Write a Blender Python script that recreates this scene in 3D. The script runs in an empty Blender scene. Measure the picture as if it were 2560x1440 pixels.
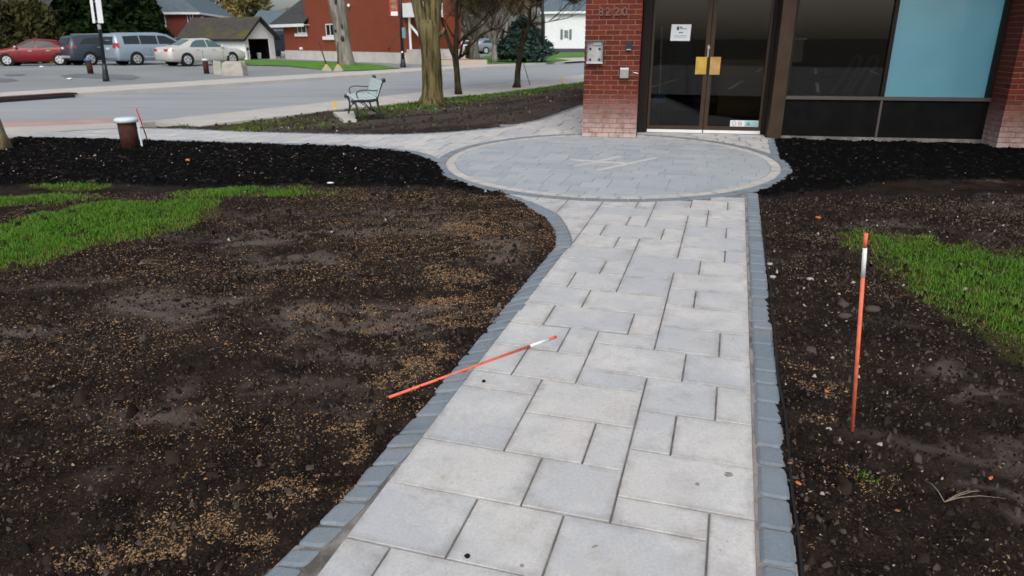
import bpy, math, random
import numpy as np
from mathutils import Vector, Matrix

R_ = math.radians
rng = np.random.default_rng(11)
random.seed(5)
SC = bpy.context.scene
COL = SC.collection

# ------------------------------------------------------------------ camera
FPX = 1748.8                      # focal length in pixels of a 2560 px wide frame
EYE = 1.65
CX = Vector((0.9999924, -0.0013111, -0.0036744))
CY = Vector((-0.0039013, -0.3360558, -0.9418340))
CZ = Vector((0.0, 0.9418412, -0.3360584))
cam_d = bpy.data.cameras.new('camera')
cam = bpy.data.objects.new('camera', cam_d)
COL.objects.link(cam)
cam_d.sensor_width = 36.0
cam_d.sensor_fit = 'HORIZONTAL'
cam_d.lens = FPX / 2560 * 36
cam_d.clip_start = 0.05
cam_d.clip_end = 2000
cam.matrix_world = Matrix(((CX.x, -CY.x, -CZ.x, 0), (CX.y, -CY.y, -CZ.y, 0), (CX.z, -CY.z, -CZ.z, EYE), (0, 0, 0, 1)))
cam_d.dof.use_dof = True
cam_d.dof.focus_distance = 3.6
cam_d.dof.aperture_fstop = 4.5
SC.camera = cam

# ------------------------------------------------------------------ sky, sun, exposure
SUN_EL, SUN_AZ = R_(46), R_(182)      # azimuth from +Y towards +X
W = bpy.data.worlds.new('World')
SC.world = W
W.use_nodes = True
nt = W.node_tree
bg = nt.nodes['Background']
sky = nt.nodes.new('ShaderNodeTexSky')
sky.sky_type = 'NISHITA'
sky.sun_disc = False
sky.sun_elevation = SUN_EL
sky.sun_rotation = SUN_AZ
sky.dust_density = 4.0
sky.air_density = 1.0
hs = nt.nodes.new('ShaderNodeHueSaturation')
hs.inputs['Saturation'].default_value = 0.48
nt.links.new(sky.outputs[0], hs.inputs['Color'])
nt.links.new(hs.outputs[0], bg.inputs[0])
bg.inputs[1].default_value = 0.14
sd = bpy.data.lights.new('sun', 'SUN')
sd.energy = 0.95
sd.angle = R_(42)
sd.color = (1.0, 0.965, 0.92)
sun = bpy.data.objects.new('sun', sd)
COL.objects.link(sun)
_dir = Vector((math.sin(SUN_AZ) * math.cos(SUN_EL), math.cos(SUN_AZ) * math.cos(SUN_EL), math.sin(SUN_EL)))
sun.rotation_euler = _dir.to_track_quat('Z', 'Y').to_euler()
SC.view_settings.view_transform = 'Standard'
SC.view_settings.look = 'None'
SC.view_settings.exposure = 0.27
SC.view_settings.gamma = 1.0
SC.view_settings.use_curve_mapping = False

# ------------------------------------------------------------------ terrain and measuring helpers
RD = np.array((0.503, 0.8643))        # along the street
NS = np.array((-0.8643, 0.503))       # across the street, away from the office


def sm(t):
    t = np.clip(t, 0, 1)
    return t * t * (3 - 2 * t)


def terr(x, y):
    s = x * NS[0] + y * NS[1]
    a = x * RD[0] + y * RD[1]
    near = (1 - sm((s - 5.5) / 6.5)) * (0.0064 * x + 0.0248 * y)
    lot = 0.27 * sm((s - 27) / 10) * (1 - sm((s - 49) / 6)) * (1 - sm((a - 35) / 5))
    return near * sm((y + 2) / 2) + lot


def ray(px, py):
    return CX * ((px - 1280) / FPX) + CY * ((py - 720) / FPX) + CZ


def at(px, py, z0=None):
    """point of the ground seen at a spot of the 2560 x 1440 photograph"""
    d = ray(px, py)
    z = 0.0 if z0 is None else z0
    for i in range(60):
        t = (EYE - z) / -d.z
        z = (0.6 * z + 0.4 * float(terr(d.x * t, d.y * t))) if z0 is None else z0
    t = (EYE - z) / -d.z
    return Vector((d.x * t, d.y * t, z))


def atd(px, py, Y):
    d = ray(px, py)
    t = Y / d.y
    return Vector((d.x * t, Y, EYE + d.z * t))


def P2(lst, z0=None):
    return [tuple(at(px, py, z0)[:2]) for px, py in lst]


PYAW = R_(-16.93)
UU = np.array((math.cos(PYAW), math.sin(PYAW)))
VV = np.array((-math.sin(PYAW), math.cos(PYAW)))


def uvp(px, py):
    p = at(px, py)
    return p.x * UU[0] + p.y * UU[1], p.x * VV[0] + p.y * VV[1]


def w2(u, v):
    return (u * UU[0] + v * VV[0], u * UU[1] + v * VV[1])


# ------------------------------------------------------------------ materials
def mat(name, col, rough=0.75, col2=None, scale=8.0, bump=0.0, bscale=None, spec=0.3, metal=0.0, rnd=0.0, detail=5, lo=0.35, hi=0.65, coat=0.0, coords='Object', stretch=None):
    m = bpy.data.materials.new(name)
    m.use_nodes = True
    n = m.node_tree.nodes
    l = m.node_tree.links
    b = n['Principled BSDF']
    b.inputs['Base Color'].default_value = (*col, 1)
    b.inputs['Roughness'].default_value = rough
    b.inputs['Specular IOR Level'].default_value = spec
    b.inputs['Metallic'].default_value = metal
    b.inputs['Coat Weight'].default_value = coat
    tc = n.new('ShaderNodeTexCoord')
    src = tc.outputs[coords]
    if stretch:
        mp = n.new('ShaderNodeMapping')
        mp.inputs['Scale'].default_value = stretch
        l.new(src, mp.inputs['Vector'])
        src = mp.outputs[0]
    out = None
    if col2 is not None:
        t = n.new('ShaderNodeTexNoise')
        t.inputs['Scale'].default_value = scale
        t.inputs['Detail'].default_value = detail
        l.new(src, t.inputs['Vector'])
        r = n.new('ShaderNodeValToRGB')
        r.color_ramp.elements[0].position = lo
        r.color_ramp.elements[0].color = (*col, 1)
        r.color_ramp.elements[1].position = hi
        r.color_ramp.elements[1].color = (*col2, 1)
        l.new(t.outputs['Fac'], r.inputs['Fac'])
        out = r.outputs['Color']
    if rnd > 0:
        oi = n.new('ShaderNodeObjectInfo')
        mr = n.new('ShaderNodeMapRange')
        mr.inputs['To Min'].default_value = 1 - rnd
        mr.inputs['To Max'].default_value = 1 + rnd
        l.new(oi.outputs['Random'], mr.inputs['Value'])
        mx = n.new('ShaderNodeVectorMath')
        mx.operation = 'SCALE'
        if out is None:
            mx.inputs[0].default_value = col
        else:
            l.new(out, mx.inputs[0])
        l.new(mr.outputs[0], mx.inputs['Scale'])
        out = mx.outputs[0]
    if out is not None:
        l.new(out, b.inputs['Base Color'])
    if bump > 0:
        t2 = n.new('ShaderNodeTexNoise')
        t2.inputs['Scale'].default_value = bscale or scale * 4
        t2.inputs['Detail'].default_value = 6
        l.new(src, t2.inputs['Vector'])
        bp = n.new('ShaderNodeBump')
        bp.inputs['Strength'].default_value = bump
        bp.inputs['Distance'].default_value = 0.02
        l.new(t2.outputs['Fac'], bp.inputs['Height'])
        l.new(bp.outputs[0], b.inputs['Normal'])
    return m


def nodes_of(m):
    return m.node_tree.nodes, m.node_tree.links, m.node_tree.nodes['Principled BSDF']


def mixrgb(n, l, a, b, fac, kind='MIX'):
    x = n.new('ShaderNodeMix')
    x.data_type = 'RGBA'
    x.blend_type = kind
    for sock, v in ((x.inputs[6], a), (x.inputs[7], b), (x.inputs[0], fac)):
        if hasattr(v, 'is_output'):
            l.new(v, sock)
        else:
            sock.default_value = v if not isinstance(v, tuple) else (*v, 1)
    return x.outputs[2]


def noise(n, l, vec, scale, detail=5, rough=0.5, lo=0.0, hi=1.0):
    t = n.new('ShaderNodeTexNoise')
    t.inputs['Scale'].default_value = scale
    t.inputs['Detail'].default_value = detail
    t.inputs['Roughness'].default_value = rough
    l.new(vec, t.inputs['Vector'])
    mr = n.new('ShaderNodeMapRange')
    mr.inputs['From Min'].default_value = lo
    mr.inputs['From Max'].default_value = hi
    l.new(t.outputs['Fac'], mr.inputs['Value'])
    return mr.outputs[0]


def paver_mat(name, c1, c2, stain, speck=0.35, bump=0.25, dirt=1.0):
    m = bpy.data.materials.new(name)
    m.use_nodes = True
    n, l, b = nodes_of(m)
    geo = n.new('ShaderNodeNewGeometry')
    oi = n.new('ShaderNodeObjectInfo')
    ea = n.new('ShaderNodeAttribute')
    ea.attribute_name = 'edge'
    pos = geo.outputs['Position']

    def mul(a, k):
        x = n.new('ShaderNodeMath')
        x.operation = 'MULTIPLY'
        x.use_clamp = True
        l.new(a, x.inputs[0])
        if hasattr(k, 'is_output'):
            l.new(k, x.inputs[1])
        else:
            x.inputs[1].default_value = k
        return x.outputs[0]
    base = mixrgb(n, l, c1, c2, oi.outputs['Random'])
    base = mixrgb(n, l, base, c2, mul(noise(n, l, pos, 3.5, 4, 0.6, 0.40, 0.7), .8))
    base = mixrgb(n, l, base, tuple(min(1, c * 1.13) for c in c1), mul(noise(n, l, pos, 1.7, 5, 0.65, 0.48, 0.7), .9))
    base = mixrgb(n, l, base, stain, mul(noise(n, l, pos, 8, 6, 0.7, 0.50, 0.80), .75))
    base = mixrgb(n, l, base, tuple(c * .62 for c in stain), mul(noise(n, l, pos, 4.5, 7, 0.72, 0.60, 0.80), .75 * dirt))
    base = mixrgb(n, l, base, tuple(c * .55 for c in stain), mul(ea.outputs['Fac'], mul(noise(n, l, pos, 7, 5, 0.7, 0.36, 0.68), .55 * dirt)))
    fine = noise(n, l, pos, 85, 8, 0.85, 0.30, 0.70)
    v = n.new('ShaderNodeMapRange')
    v.inputs['To Min'].default_value = 0.80
    v.inputs['To Max'].default_value = 1.17
    l.new(fine, v.inputs['Value'])
    sc = n.new('ShaderNodeVectorMath')
    sc.operation = 'SCALE'
    l.new(base, sc.inputs[0])
    l.new(v.outputs[0], sc.inputs['Scale'])
    grp = noise(n, l, pos, 2.1, 4, 0.7, 0.38, 0.60)
    colr = mixrgb(n, l, sc.outputs[0], tuple(c * .42 for c in stain), mul(noise(n, l, pos, 62, 5, 0.75, 0.61, 0.72), mul(grp, .9)))
    colr = mixrgb(n, l, colr, tuple(c * .3 for c in stain), mul(noise(n, l, pos, 20, 6, 0.72, 0.66, 0.74), grp))
    l.new(colr, b.inputs['Base Color'])
    b.inputs['Roughness'].default_value = 0.85
    b.inputs['Specular IOR Level'].default_value = 0.2
    bp = n.new('ShaderNodeBump')
    bp.inputs['Strength'].default_value = bump
    bp.inputs['Distance'].default_value = 0.004
    l.new(noise(n, l, pos, 120, 6, 0.7), bp.inputs['Height'])
    l.new(bp.outputs[0], b.inputs['Normal'])
    return m


M = {}
M['paver'] = paver_mat('paver_light', (0.53, 0.52, 0.50), (0.41, 0.43, 0.455), (0.36, 0.33, 0.295), bump=.35)
M['edge'] = paver_mat('paver_blue', (0.145, 0.186, 0.222), (0.215, 0.252, 0.285), (0.21, 0.205, 0.20), bump=0.6, dirt=.5)
M['field'] = paver_mat('paver_field', (0.285, 0.325, 0.357), (0.395, 0.42, 0.44), (0.35, 0.365, 0.375), bump=0.4, dirt=.2)
M['field_joint'] = mat('field_joint', (0.27, 0.295, 0.315), 0.95, (0.35, 0.37, 0.385), 9)
M['ring'] = paver_mat('paver_ring', (0.50, 0.48, 0.45), (0.44, 0.43, 0.41), (0.34, 0.32, 0.30))
M['inlay'] = paver_mat('paver_inlay', (0.50, 0.49, 0.47), (0.44, 0.435, 0.42), (0.38, 0.38, 0.37))
M['sandl'] = mat('edge_sand', (0.11, 0.10, 0.092), 0.95, (0.31, 0.29, 0.27), 7, 0.6, 220, lo=.34, hi=.55)
M['sand'] = mat('joint_sand', (0.13, 0.12, 0.11), 0.95, (0.30, 0.285, 0.27), 9, 0.4, 200, coords='Generated' if False else 'Object')
M['asphalt'] = mat('asphalt_road', (0.265, 0.29, 0.31), 0.7, (0.32, 0.34, 0.355), 0.45, 0.25, 60, lo=0.3, hi=0.7, detail=8)
n_, l_, b_ = nodes_of(M['asphalt'])
tc_ = n_.new('ShaderNodeTexCoord')
mp_ = n_.new('ShaderNodeMapping')
mp_.inputs['Rotation'].default_value = (0, 0, R_(-59.8))
mp_.inputs['Scale'].default_value = (0.10, .8, 1)
mp_.vector_type = 'POINT'
l_.new(tc_.outputs['Object'], mp_.inputs['Vector'])
wear = noise(n_, l_, mp_.outputs[0], 0.75, 5, .6, .36, .64)
crack = noise(n_, l_, mp_.outputs[0], 2.6, 4, .65, .60, .70)
base_ = mixrgb(n_, l_, (0.265, 0.285, 0.30), (0.335, 0.35, 0.362), wear)
base_ = mixrgb(n_, l_, base_, (0.20, 0.212, 0.222), crack)
l_.new(base_, b_.inputs['Base Color'])
M['lot'] = mat('asphalt_lot', (0.20, 0.215, 0.22), 0.8, (0.265, 0.275, 0.28), 0.25, 0.25, 40, lo=0.3, hi=0.7, detail=8)
M['patch'] = mat('asphalt_patch', (0.12, 0.135, 0.145), 0.8, (0.17, 0.185, 0.195), 0.6, 0.2, 40)
M['concrete'] = mat('concrete', (0.43, 0.415, 0.39), 0.85, (0.50, 0.48, 0.45), 1.2, 0.2, 60)
M['pink'] = mat('pink_paving', (0.40, 0.255, 0.235), 0.85, (0.46, 0.33, 0.305), 1.5, 0.2, 60)
M['lawn'] = mat('lawn', (0.060, 0.165, 0.016), 0.9, (0.095, 0.235, 0.028), 1.2, 0.8, 30)
M['earth'] = mat('earth', (0.035, 0.028, 0.024), 0.95, (0.06, 0.05, 0.042), 1.5, 0.8, 30)
M['bronze'] = mat('bronze_frame', (0.036, 0.022, 0.013), 0.5, (0.050, 0.031, 0.019), 5, spec=0.25)
M['bronze_dark'] = mat('bronze_dark', (0.010, 0.008, 0.007), 0.5, spec=0.2)
M['panel'] = mat('kick_panel', (0.004, 0.004, 0.0043), 0.7, (0.0075, 0.0072, 0.0072), 6, spec=0.08)
M['alu'] = mat('aluminium', (0.62, 0.63, 0.63), 0.35, (0.5, 0.51, 0.52), 12, metal=0.6)
M['mullion'] = mat('mullion_grey', (0.07, 0.063, 0.06), 0.4, spec=0.5)
M['mortar'] = mat('mortar', (0.18, 0.098, 0.075), 0.95, (0.27, 0.175, 0.14), 20, 0.3, 90)
M['black'] = mat('black_paint', (0.012, 0.014, 0.018), 0.4, spec=0.5)
M['blackplastic'] = mat('black_plastic', (0.014, 0.014, 0.015), 0.5)
M['white'] = mat('white_paint', (0.80, 0.81, 0.81), 0.6, (0.72, 0.74, 0.75), 2)
M['siding'] = mat('white_siding', (0.79, 0.81, 0.83), 0.6, (0.72, 0.75, 0.77), 3)
M['redbrick'] = None
M['steel'] = mat('steel', (0.45, 0.46, 0.47), 0.35, metal=0.9)
M['brass'] = mat('brass', (0.62, 0.42, 0.09), 0.38, (0.5, 0.3, 0.06), 9, metal=0.5)
M['brass_worn'] = mat('brass_worn', (0.42, 0.25, 0.08), 0.45, (0.55, 0.36, 0.15), 9, metal=0.4)
M['orange'] = mat('orange_paint', (0.74, 0.155, 0.085), 0.55, (0.50, 0.10, 0.06), 22, lo=.48, hi=.75)
M['tape'] = mat('white_tape', (0.72, 0.73, 0.74), 0.4)
M['rubber'] = mat('rubber', (0.012, 0.012, 0.012), 0.8)
M['rim'] = mat('rim', (0.55, 0.57, 0.59), 0.35, metal=0.5)
M['glass_dark'] = mat('car_glass', (0.015, 0.022, 0.024), 0.06, spec=0.7)
M['glass_rear'] = mat('car_glass_rear', (0.012, 0.016, 0.018), 0.25, spec=0.25)
M['glass_teal'] = mat('car_glass_teal', (0.06, 0.12, 0.125), 0.06, spec=0.8)
M['winglass'] = mat('house_glass', (0.02, 0.025, 0.028), 0.1, spec=0.6)
M['taillight'] = mat('tail_light', (0.42, 0.02, 0.02), 0.25, spec=0.6)
M['headlight'] = mat('head_light', (0.72, 0.74, 0.76), 0.15, spec=0.6)
M['shingle'] = mat('shingle', (0.035, 0.038, 0.042), 0.9, (0.055, 0.058, 0.06), 3, 0.4, 20)
M['slate_roof'] = mat('slate_roof', (0.085, 0.12, 0.15), 0.85, (0.11, 0.145, 0.17), 2, 0.3, 20)
M['green_iron'] = mat('green_iron', (0.012, 0.035, 0.031), 0.45, spec=0.5)
M['slat'] = mat('bench_slat', (0.50, 0.60, 0.60), 0.4, (0.42, 0.52, 0.52), 6, spec=0.5)
M['rust'] = mat('rusty_steel', (0.040, 0.013, 0.009), 0.85, (0.062, 0.021, 0.014), 9, 0.3, 60)
M['cap'] = mat('bollard_cap', (0.56, 0.66, 0.71), 0.5, (0.58, 0.66, 0.70), 9)
M['stone'] = mat('limestone', (0.36, 0.335, 0.30), 0.9, (0.44, 0.41, 0.38), 2.5, 0.5, 12)
M['bark_olive'] = mat('bark_olive', (0.042, 0.036, 0.014), 0.95, (0.165, 0.140, 0.068), 14, 1.0, 22, lo=.36, hi=.60, stretch=(1, 1, .12), spec=0.1)
M['bark_dark'] = mat('bark_dark', (0.022, 0.018, 0.011), 0.95, (0.072, 0.060, 0.036), 14, 0.8, 30, stretch=(1, 1, .2), spec=0.1)
M['bark_grey'] = mat('bark_grey', (0.13, 0.115, 0.10), 0.95, (0.29, 0.27, 0.245), 5, 0.9, 16, stretch=(1, 1, .18), spec=0.1)
M['twig'] = mat('twig', (0.10, 0.075, 0.05), 0.9, (0.16, 0.115, 0.075), 2)
M['bud'] = mat('buds', (0.20, 0.15, 0.065), 0.9, (0.22, 0.22, 0.08), .5)
M['conifer'] = mat('conifer', (0.007, 0.015, 0.005), 0.9, (0.016, 0.030, 0.009), 0.9, spec=0.1)
M['spruce'] = mat('blue_spruce', (0.022, 0.045, 0.038), 0.8, (0.035, 0.065, 0.055), 1.5)
M['shrubbrown'] = mat('brown_shrub', (0.040, 0.042, 0.014), 0.9, (0.065, 0.060, 0.026), 0.8, spec=0.1)
M['fencewood'] = mat('dark_fence', (0.035, 0.02, 0.014), 0.9, (0.05, 0.03, 0.02), 2)
M['wood_far'] = mat('far_wood_grey', (0.11, 0.095, 0.075), 0.9, (0.16, 0.14, 0.11), .05, spec=0.1)
M['yellowleaf'] = mat('spring_leaf', (0.17, 0.15, 0.04), 0.8, (0.24, 0.20, 0.07), 0.7)
M['paper'] = mat('paper', (0.68, 0.72, 0.76), 0.7)
M['ink'] = mat('ink', (0.05, 0.09, 0.14), 0.7)
M['inkgrey'] = mat('ink_grey', (0.36, 0.42, 0.47), 0.7)
M['yellow'] = mat('yellow', (0.70, 0.45, 0.03), 0.6)
M['red'] = mat('red', (0.5, 0.03, 0.03), 0.5)
M['blue'] = mat('blue', (0.05, 0.20, 0.42), 0.5)
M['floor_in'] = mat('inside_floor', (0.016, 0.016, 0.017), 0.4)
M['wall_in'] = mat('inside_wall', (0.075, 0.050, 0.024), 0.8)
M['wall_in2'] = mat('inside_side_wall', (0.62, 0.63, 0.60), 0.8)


def brick_mat(name, c1, c2, eff=False):
    m = bpy.data.materials.new(name)
    m.use_nodes = True
    n, l, b = nodes_of(m)
    oi = n.new('ShaderNodeObjectInfo')
    geo = n.new('ShaderNodeNewGeometry')
    pos = geo.outputs['Position']
    c = mixrgb(n, l, c1, c2, oi.outputs['Random'])
    c = mixrgb(n, l, c, (c1[0] * .7, c1[1] * .7, c1[2] * .75), noise(n, l, pos, 60, 5, .6, .45, .75))
    if eff:
        sx = n.new('ShaderNodeSeparateXYZ')
        l.new(pos, sx.inputs[0])
        mr = n.new('ShaderNodeMapRange')
        mr.inputs['From Min'].default_value = 0.27 + 0.66
        mr.inputs['From Max'].default_value = 0.27
        mr.inputs['To Max'].default_value = 1.0
        l.new(sx.outputs['Z'], mr.inputs['Value'])
        pw = n.new('ShaderNodeMath')
        pw.operation = 'POWER'
        l.new(mr.outputs[0], pw.inputs[0])
        pw.inputs[1].default_value = 1.35
        ml = n.new('ShaderNodeMath')
        ml.operation = 'MULTIPLY'
        l.new(pw.outputs[0], ml.inputs[0])
        l.new(noise(n, l, pos, 9, 5, .65, .15, .55), ml.inputs[1])
        c = mixrgb(n, l, c, (0.50, 0.40, 0.37), ml.outputs[0])
    l.new(c, b.inputs['Base Color'])
    b.inputs['Roughness'].default_value = 0.85
    b.inputs['Specular IOR Level'].default_value = 0.2
    bp = n.new('ShaderNodeBump')
    bp.inputs['Strength'].default_value = 0.5
    bp.inputs['Distance'].default_value = 0.004
    l.new(noise(n, l, pos, 150, 6, .7), bp.inputs['Height'])
    l.new(bp.outputs[0], b.inputs['Normal'])
    return m


M['brick'] = brick_mat('pillar_brick', (0.095, 0.019, 0.012), (0.180, 0.036, 0.020), True)


def far_brick(name, c1, c2, mortar):
    m = bpy.data.materials.new(name)
    m.use_nodes = True
    n, l, b = nodes_of(m)
    tc = n.new('ShaderNodeTexCoord')
    mp = n.new('ShaderNodeMapping')
    mp.inputs['Rotation'].default_value = (R_(90), 0, 0)
    l.new(tc.outputs['Object'], mp.inputs['Vector'])
    bt = n.new('ShaderNodeTexBrick')
    bt.inputs['Color1'].default_value = (*c1, 1)
    bt.inputs['Color2'].default_value = (*c2, 1)
    bt.inputs['Mortar'].default_value = (*mortar, 1)
    bt.inputs['Scale'].default_value = 1.0
    bt.inputs['Brick Width'].default_value = 0.21
    bt.inputs['Row Height'].default_value = 0.075
    bt.inputs['Mortar Size'].default_value = 0.007
    l.new(mp.outputs[0], bt.inputs['Vector'])
    c = mixrgb(n, l, bt.outputs['Color'], (c1[0] * .8, c1[1] * .8, c1[2] * .8), noise(n, l, tc.outputs['Object'], 0.8, 5, .6, .4, .75))
    l.new(c, b.inputs['Base Color'])
    b.inputs['Roughness'].default_value = 0.9
    return m


M['redbrick'] = far_brick('house_brick', (0.235, 0.045, 0.018), (0.195, 0.036, 0.015), (0.21, 0.058, 0.028))
M['redbrick2'] = far_brick('house_brick_dark', (0.19, 0.04, 0.026), (0.15, 0.032, 0.022), (0.17, 0.06, 0.045))


def glass_mat(name, tint, rough=0.0, fac=0.5):
    m = bpy.data.materials.new(name)
    m.use_nodes = True
    n = m.node_tree.nodes
    l = m.node_tree.links
    n.remove(n['Principled BSDF'])
    tr = n.new('ShaderNodeBsdfTransparent')
    tr.inputs[0].default_value = (*tint, 1)
    gl = n.new('ShaderNodeBsdfGlossy')
    gl.inputs['Roughness'].default_value = rough
    fr = n.new('ShaderNodeFresnel')
    fr.inputs['IOR'].default_value = 1.5
    mx = n.new('ShaderNodeMixShader')
    l.new(fr.outputs[0], mx.inputs[0])
    l.new(tr.outputs[0], mx.inputs[1])
    l.new(gl.outputs[0], mx.inputs[2])
    l.new(mx.outputs[0], n['Material Output'].inputs['Surface'])
    return m


M['glass'] = glass_mat('door_glass', (0.50, 0.51, 0.50))
M['frosted'] = mat('frosted_film', (0.085, 0.255, 0.33), 0.30, (0.105, 0.29, 0.37), 1.1, spec=0.5, coat=0.6)


def soil_mat():
    m = bpy.data.materials.new('soil')
    m.use_nodes = True
    n, l, b = nodes_of(m)
    geo = n.new('ShaderNodeNewGeometry')
    pos = geo.outputs['Position']
    at_ = n.new('ShaderNodeVertexColor')
    at_.layer_name = 'kind'
    sp = n.new('ShaderNodeSeparateColor')
    l.new(at_.outputs['Color'], sp.inputs[0])
    c = mixrgb(n, l, (0.0052, 0.0037, 0.0031), (0.025, 0.0175, 0.014), noise(n, l, pos, 4, 6, .68, .38, .64))
    c = mixrgb(n, l, c, (0.075, 0.058, 0.049), noise(n, l, pos, 95, 5, .75, .5, .8))
    c = mixrgb(n, l, c, (0.098, 0.079, 0.070), sp.outputs[1])
    c = mixrgb(n, l, c, (0.0030, 0.0030, 0.0034), sp.outputs[0])
    c = mixrgb(n, l, c, (0.062, 0.068, 0.016), sp.outputs[2])
    l.new(c, b.inputs['Base Color'])
    b.inputs['Roughness'].default_value = 0.95
    b.inputs['Specular IOR Level'].default_value = 0.06
    bp = n.new('ShaderNodeBump')
    bp.inputs['Strength'].default_value = 0.9
    bp.inputs['Distance'].default_value = 0.012
    l.new(noise(n, l, pos, 75, 8, .75), bp.inputs['Height'])
    l.new(bp.outputs[0], b.inputs['Normal'])
    return m


M['soil'] = soil_mat()
M['seed_a'] = mat('seed_tan', (0.25, 0.145, 0.068), 0.8)
M['seed_b'] = mat('seed_pale', (0.31, 0.225, 0.14), 0.8)
M['seed_c'] = mat('seed_brown', (0.15, 0.085, 0.042), 0.8)
M['chip_black'] = mat('mulch_black', (0.0032, 0.0032, 0.0036), 0.9, spec=0.05)
M['chip_grey'] = mat('mulch_grey', (0.013, 0.012, 0.012), 0.9, spec=0.05)
M['clod'] = mat('clod', (0.012, 0.009, 0.0075), 0.95, spec=0.1)
M['clod3'] = mat('clod_mid', (0.028, 0.020, 0.016), 0.95, spec=0.1)
M['clod2'] = mat('clod_light', (0.062, 0.049, 0.042), 0.95)
M['pebble'] = mat('pebble', (0.32, 0.30, 0.28), 0.8)
M['blade'] = mat('grass_blade', (0.036, 0.135, 0.008), 0.6, (0.080, 0.215, 0.015), 1.8, coords='Object', lo=.3, hi=.7, spec=0.15)
M['blade2'] = mat('grass_blade_pale', (0.092, 0.175, 0.018), 0.6, spec=0.15)
M['blade3'] = mat('grass_blade_straw', (0.20, 0.165, 0.06), 0.7, spec=0.1)
M['leaf_orange'] = mat('dry_leaf', (0.48, 0.13, 0.05), 0.7)
M['rootstraw'] = mat('straw', (0.24, 0.19, 0.14), 0.8)


# ------------------------------------------------------------------ mesh helpers
class MB:
    def __init__(s):
        s.v = []
        s.f = []
        s.m = []

    def add(s, verts, faces, mi=0):
        o = len(s.v)
        s.v += [tuple(p) for p in verts]
        s.f += [tuple(i + o for i in q) for q in faces]
        s.m += [mi] * len(faces)
        return s

    def box(s, x0, x1, y0, y1, z0, z1, mi=0):
        v = [(x0, y0, z0), (x1, y0, z0), (x1, y1, z0), (x0, y1, z0), (x0, y0, z1), (x1, y0, z1), (x1, y1, z1), (x0, y1, z1)]
        return s.add(v, [(0, 3, 2, 1), (4, 5, 6, 7), (0, 1, 5, 4), (1, 2, 6, 5), (2, 3, 7, 6), (3, 0, 4, 7)], mi)

    def obox(s, c, ex, ey, ez, mi=0):
        c, ex, ey, ez = Vector(c), Vector(ex), Vector(ey), Vector(ez)
        v = [c + a * ex + b * ey + d * ez for d in (-1, 1) for a, b in ((-1, -1), (1, -1), (1, 1), (-1, 1))]
        return s.add(v, [(0, 3, 2, 1), (4, 5, 6, 7), (0, 1, 5, 4), (1, 2, 6, 5), (2, 3, 7, 6), (3, 0, 4, 7)], mi)

    def prism(s, poly, off, mi=0):
        n = len(poly)
        off = Vector(off)
        v = [Vector(p) for p in poly] + [Vector(p) + off for p in poly]
        return s.add(v, [tuple(range(n))[::-1], tuple(range(n, 2 * n))] + [(i, (i + 1) % n, n + (i + 1) % n, n + i) for i in range(n)], mi)

    def tube(s, pts, rad, n=8, mi=0, cap=True, rf=None):
        pts = [Vector(p) for p in pts]
        if not hasattr(rad, '__len__'):
            rad = [rad] * len(pts)
        rings = []
        up = Vector((0, 0, 1))
        d0 = (pts[1] - pts[0]).normalized()
        ref = Vector((1, 0, 0)) if abs(d0.z) > 0.8 else up
        a = d0.cross(ref).normalized()
        for i, p in enumerate(pts):
            if i == 0:
                d = pts[1] - pts[0]
            elif i == len(pts) - 1:
                d = pts[-1] - pts[-2]
            else:
                d = pts[i + 1] - pts[i - 1]
            d.normalize()
            a = (a - d * a.dot(d)).normalized()
            b = d.cross(a)
            ring = []
            for k in range(n):
                t = 2 * math.pi * k / n
                r = rad[i] * (rf(i, k) if rf else 1)
                ring.append(p + (a * math.cos(t) + b * math.sin(t)) * r)
            rings.append(ring)
        return s.loft(rings, mi, cap)

    def loft(s, rings, mi=0, cap=True):
        n = len(rings[0])
        v = [p for r in rings for p in r]
        f = []
        for i in range(len(rings) - 1):
            for k in range(n):
                f.append((i * n + k, i * n + (k + 1) % n, (i + 1) * n + (k + 1) % n, (i + 1) * n + k))
        if cap:
            f.append(tuple(range(n))[::-1])
            f.append(tuple((len(rings) - 1) * n + k for k in range(n)))
        return s.add(v, f, mi)

    def cyl(s, p0, p1, r0, r1=None, n=12, mi=0):
        return s.tube([p0, p1], [r0, r0 if r1 is None else r1], n, mi)

    def ball(s, c, rx, ry, rz, n=8, m=5, mi=0, jit=0.0):
        c = Vector(c)
        rings = []
        for i in range(1, m):
            ph = math.pi * i / m
            rings.append([c + Vector((rx * math.sin(ph) * math.cos(2 * math.pi * k / n) * (1 + random.uniform(-jit, jit)), ry * math.sin(ph) * math.sin(2 * math.pi * k / n) * (1 + random.uniform(-jit, jit)), -rz * math.cos(ph) * (1 + random.uniform(-jit, jit)))) for k in range(n)])
        return s.loft(rings, mi)

    def build(s, name, mats, parent=None, smooth=False, loc=None, kind=None, label=None):
        me = bpy.data.meshes.new(name)
        me.from_pydata(s.v, [], s.f)
        if not isinstance(mats, (list, tuple)):
            mats = [mats]
        for q in mats:
            me.materials.append(q)
        if len(mats) > 1:
            me.polygons.foreach_set('material_index', s.m)
        if smooth:
            me.polygons.foreach_set('use_smooth', [True] * len(me.polygons))
        me.update()
        return link(name, me, parent, loc, kind, label)


def link(name, me, parent=None, loc=None, kind=None, label=None):
    o = bpy.data.objects.new(name, me)
    COL.objects.link(o)
    if parent is not None:
        o.parent = parent
    if loc is not None:
        o.location = loc
    if kind:
        o['kind'] = kind
    if label:
        o['label'] = label
    return o


def tag(o, label, cat, group=None):
    o['label'] = label
    o['category'] = cat
    if group:
        o['group'] = group
    return o


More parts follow.
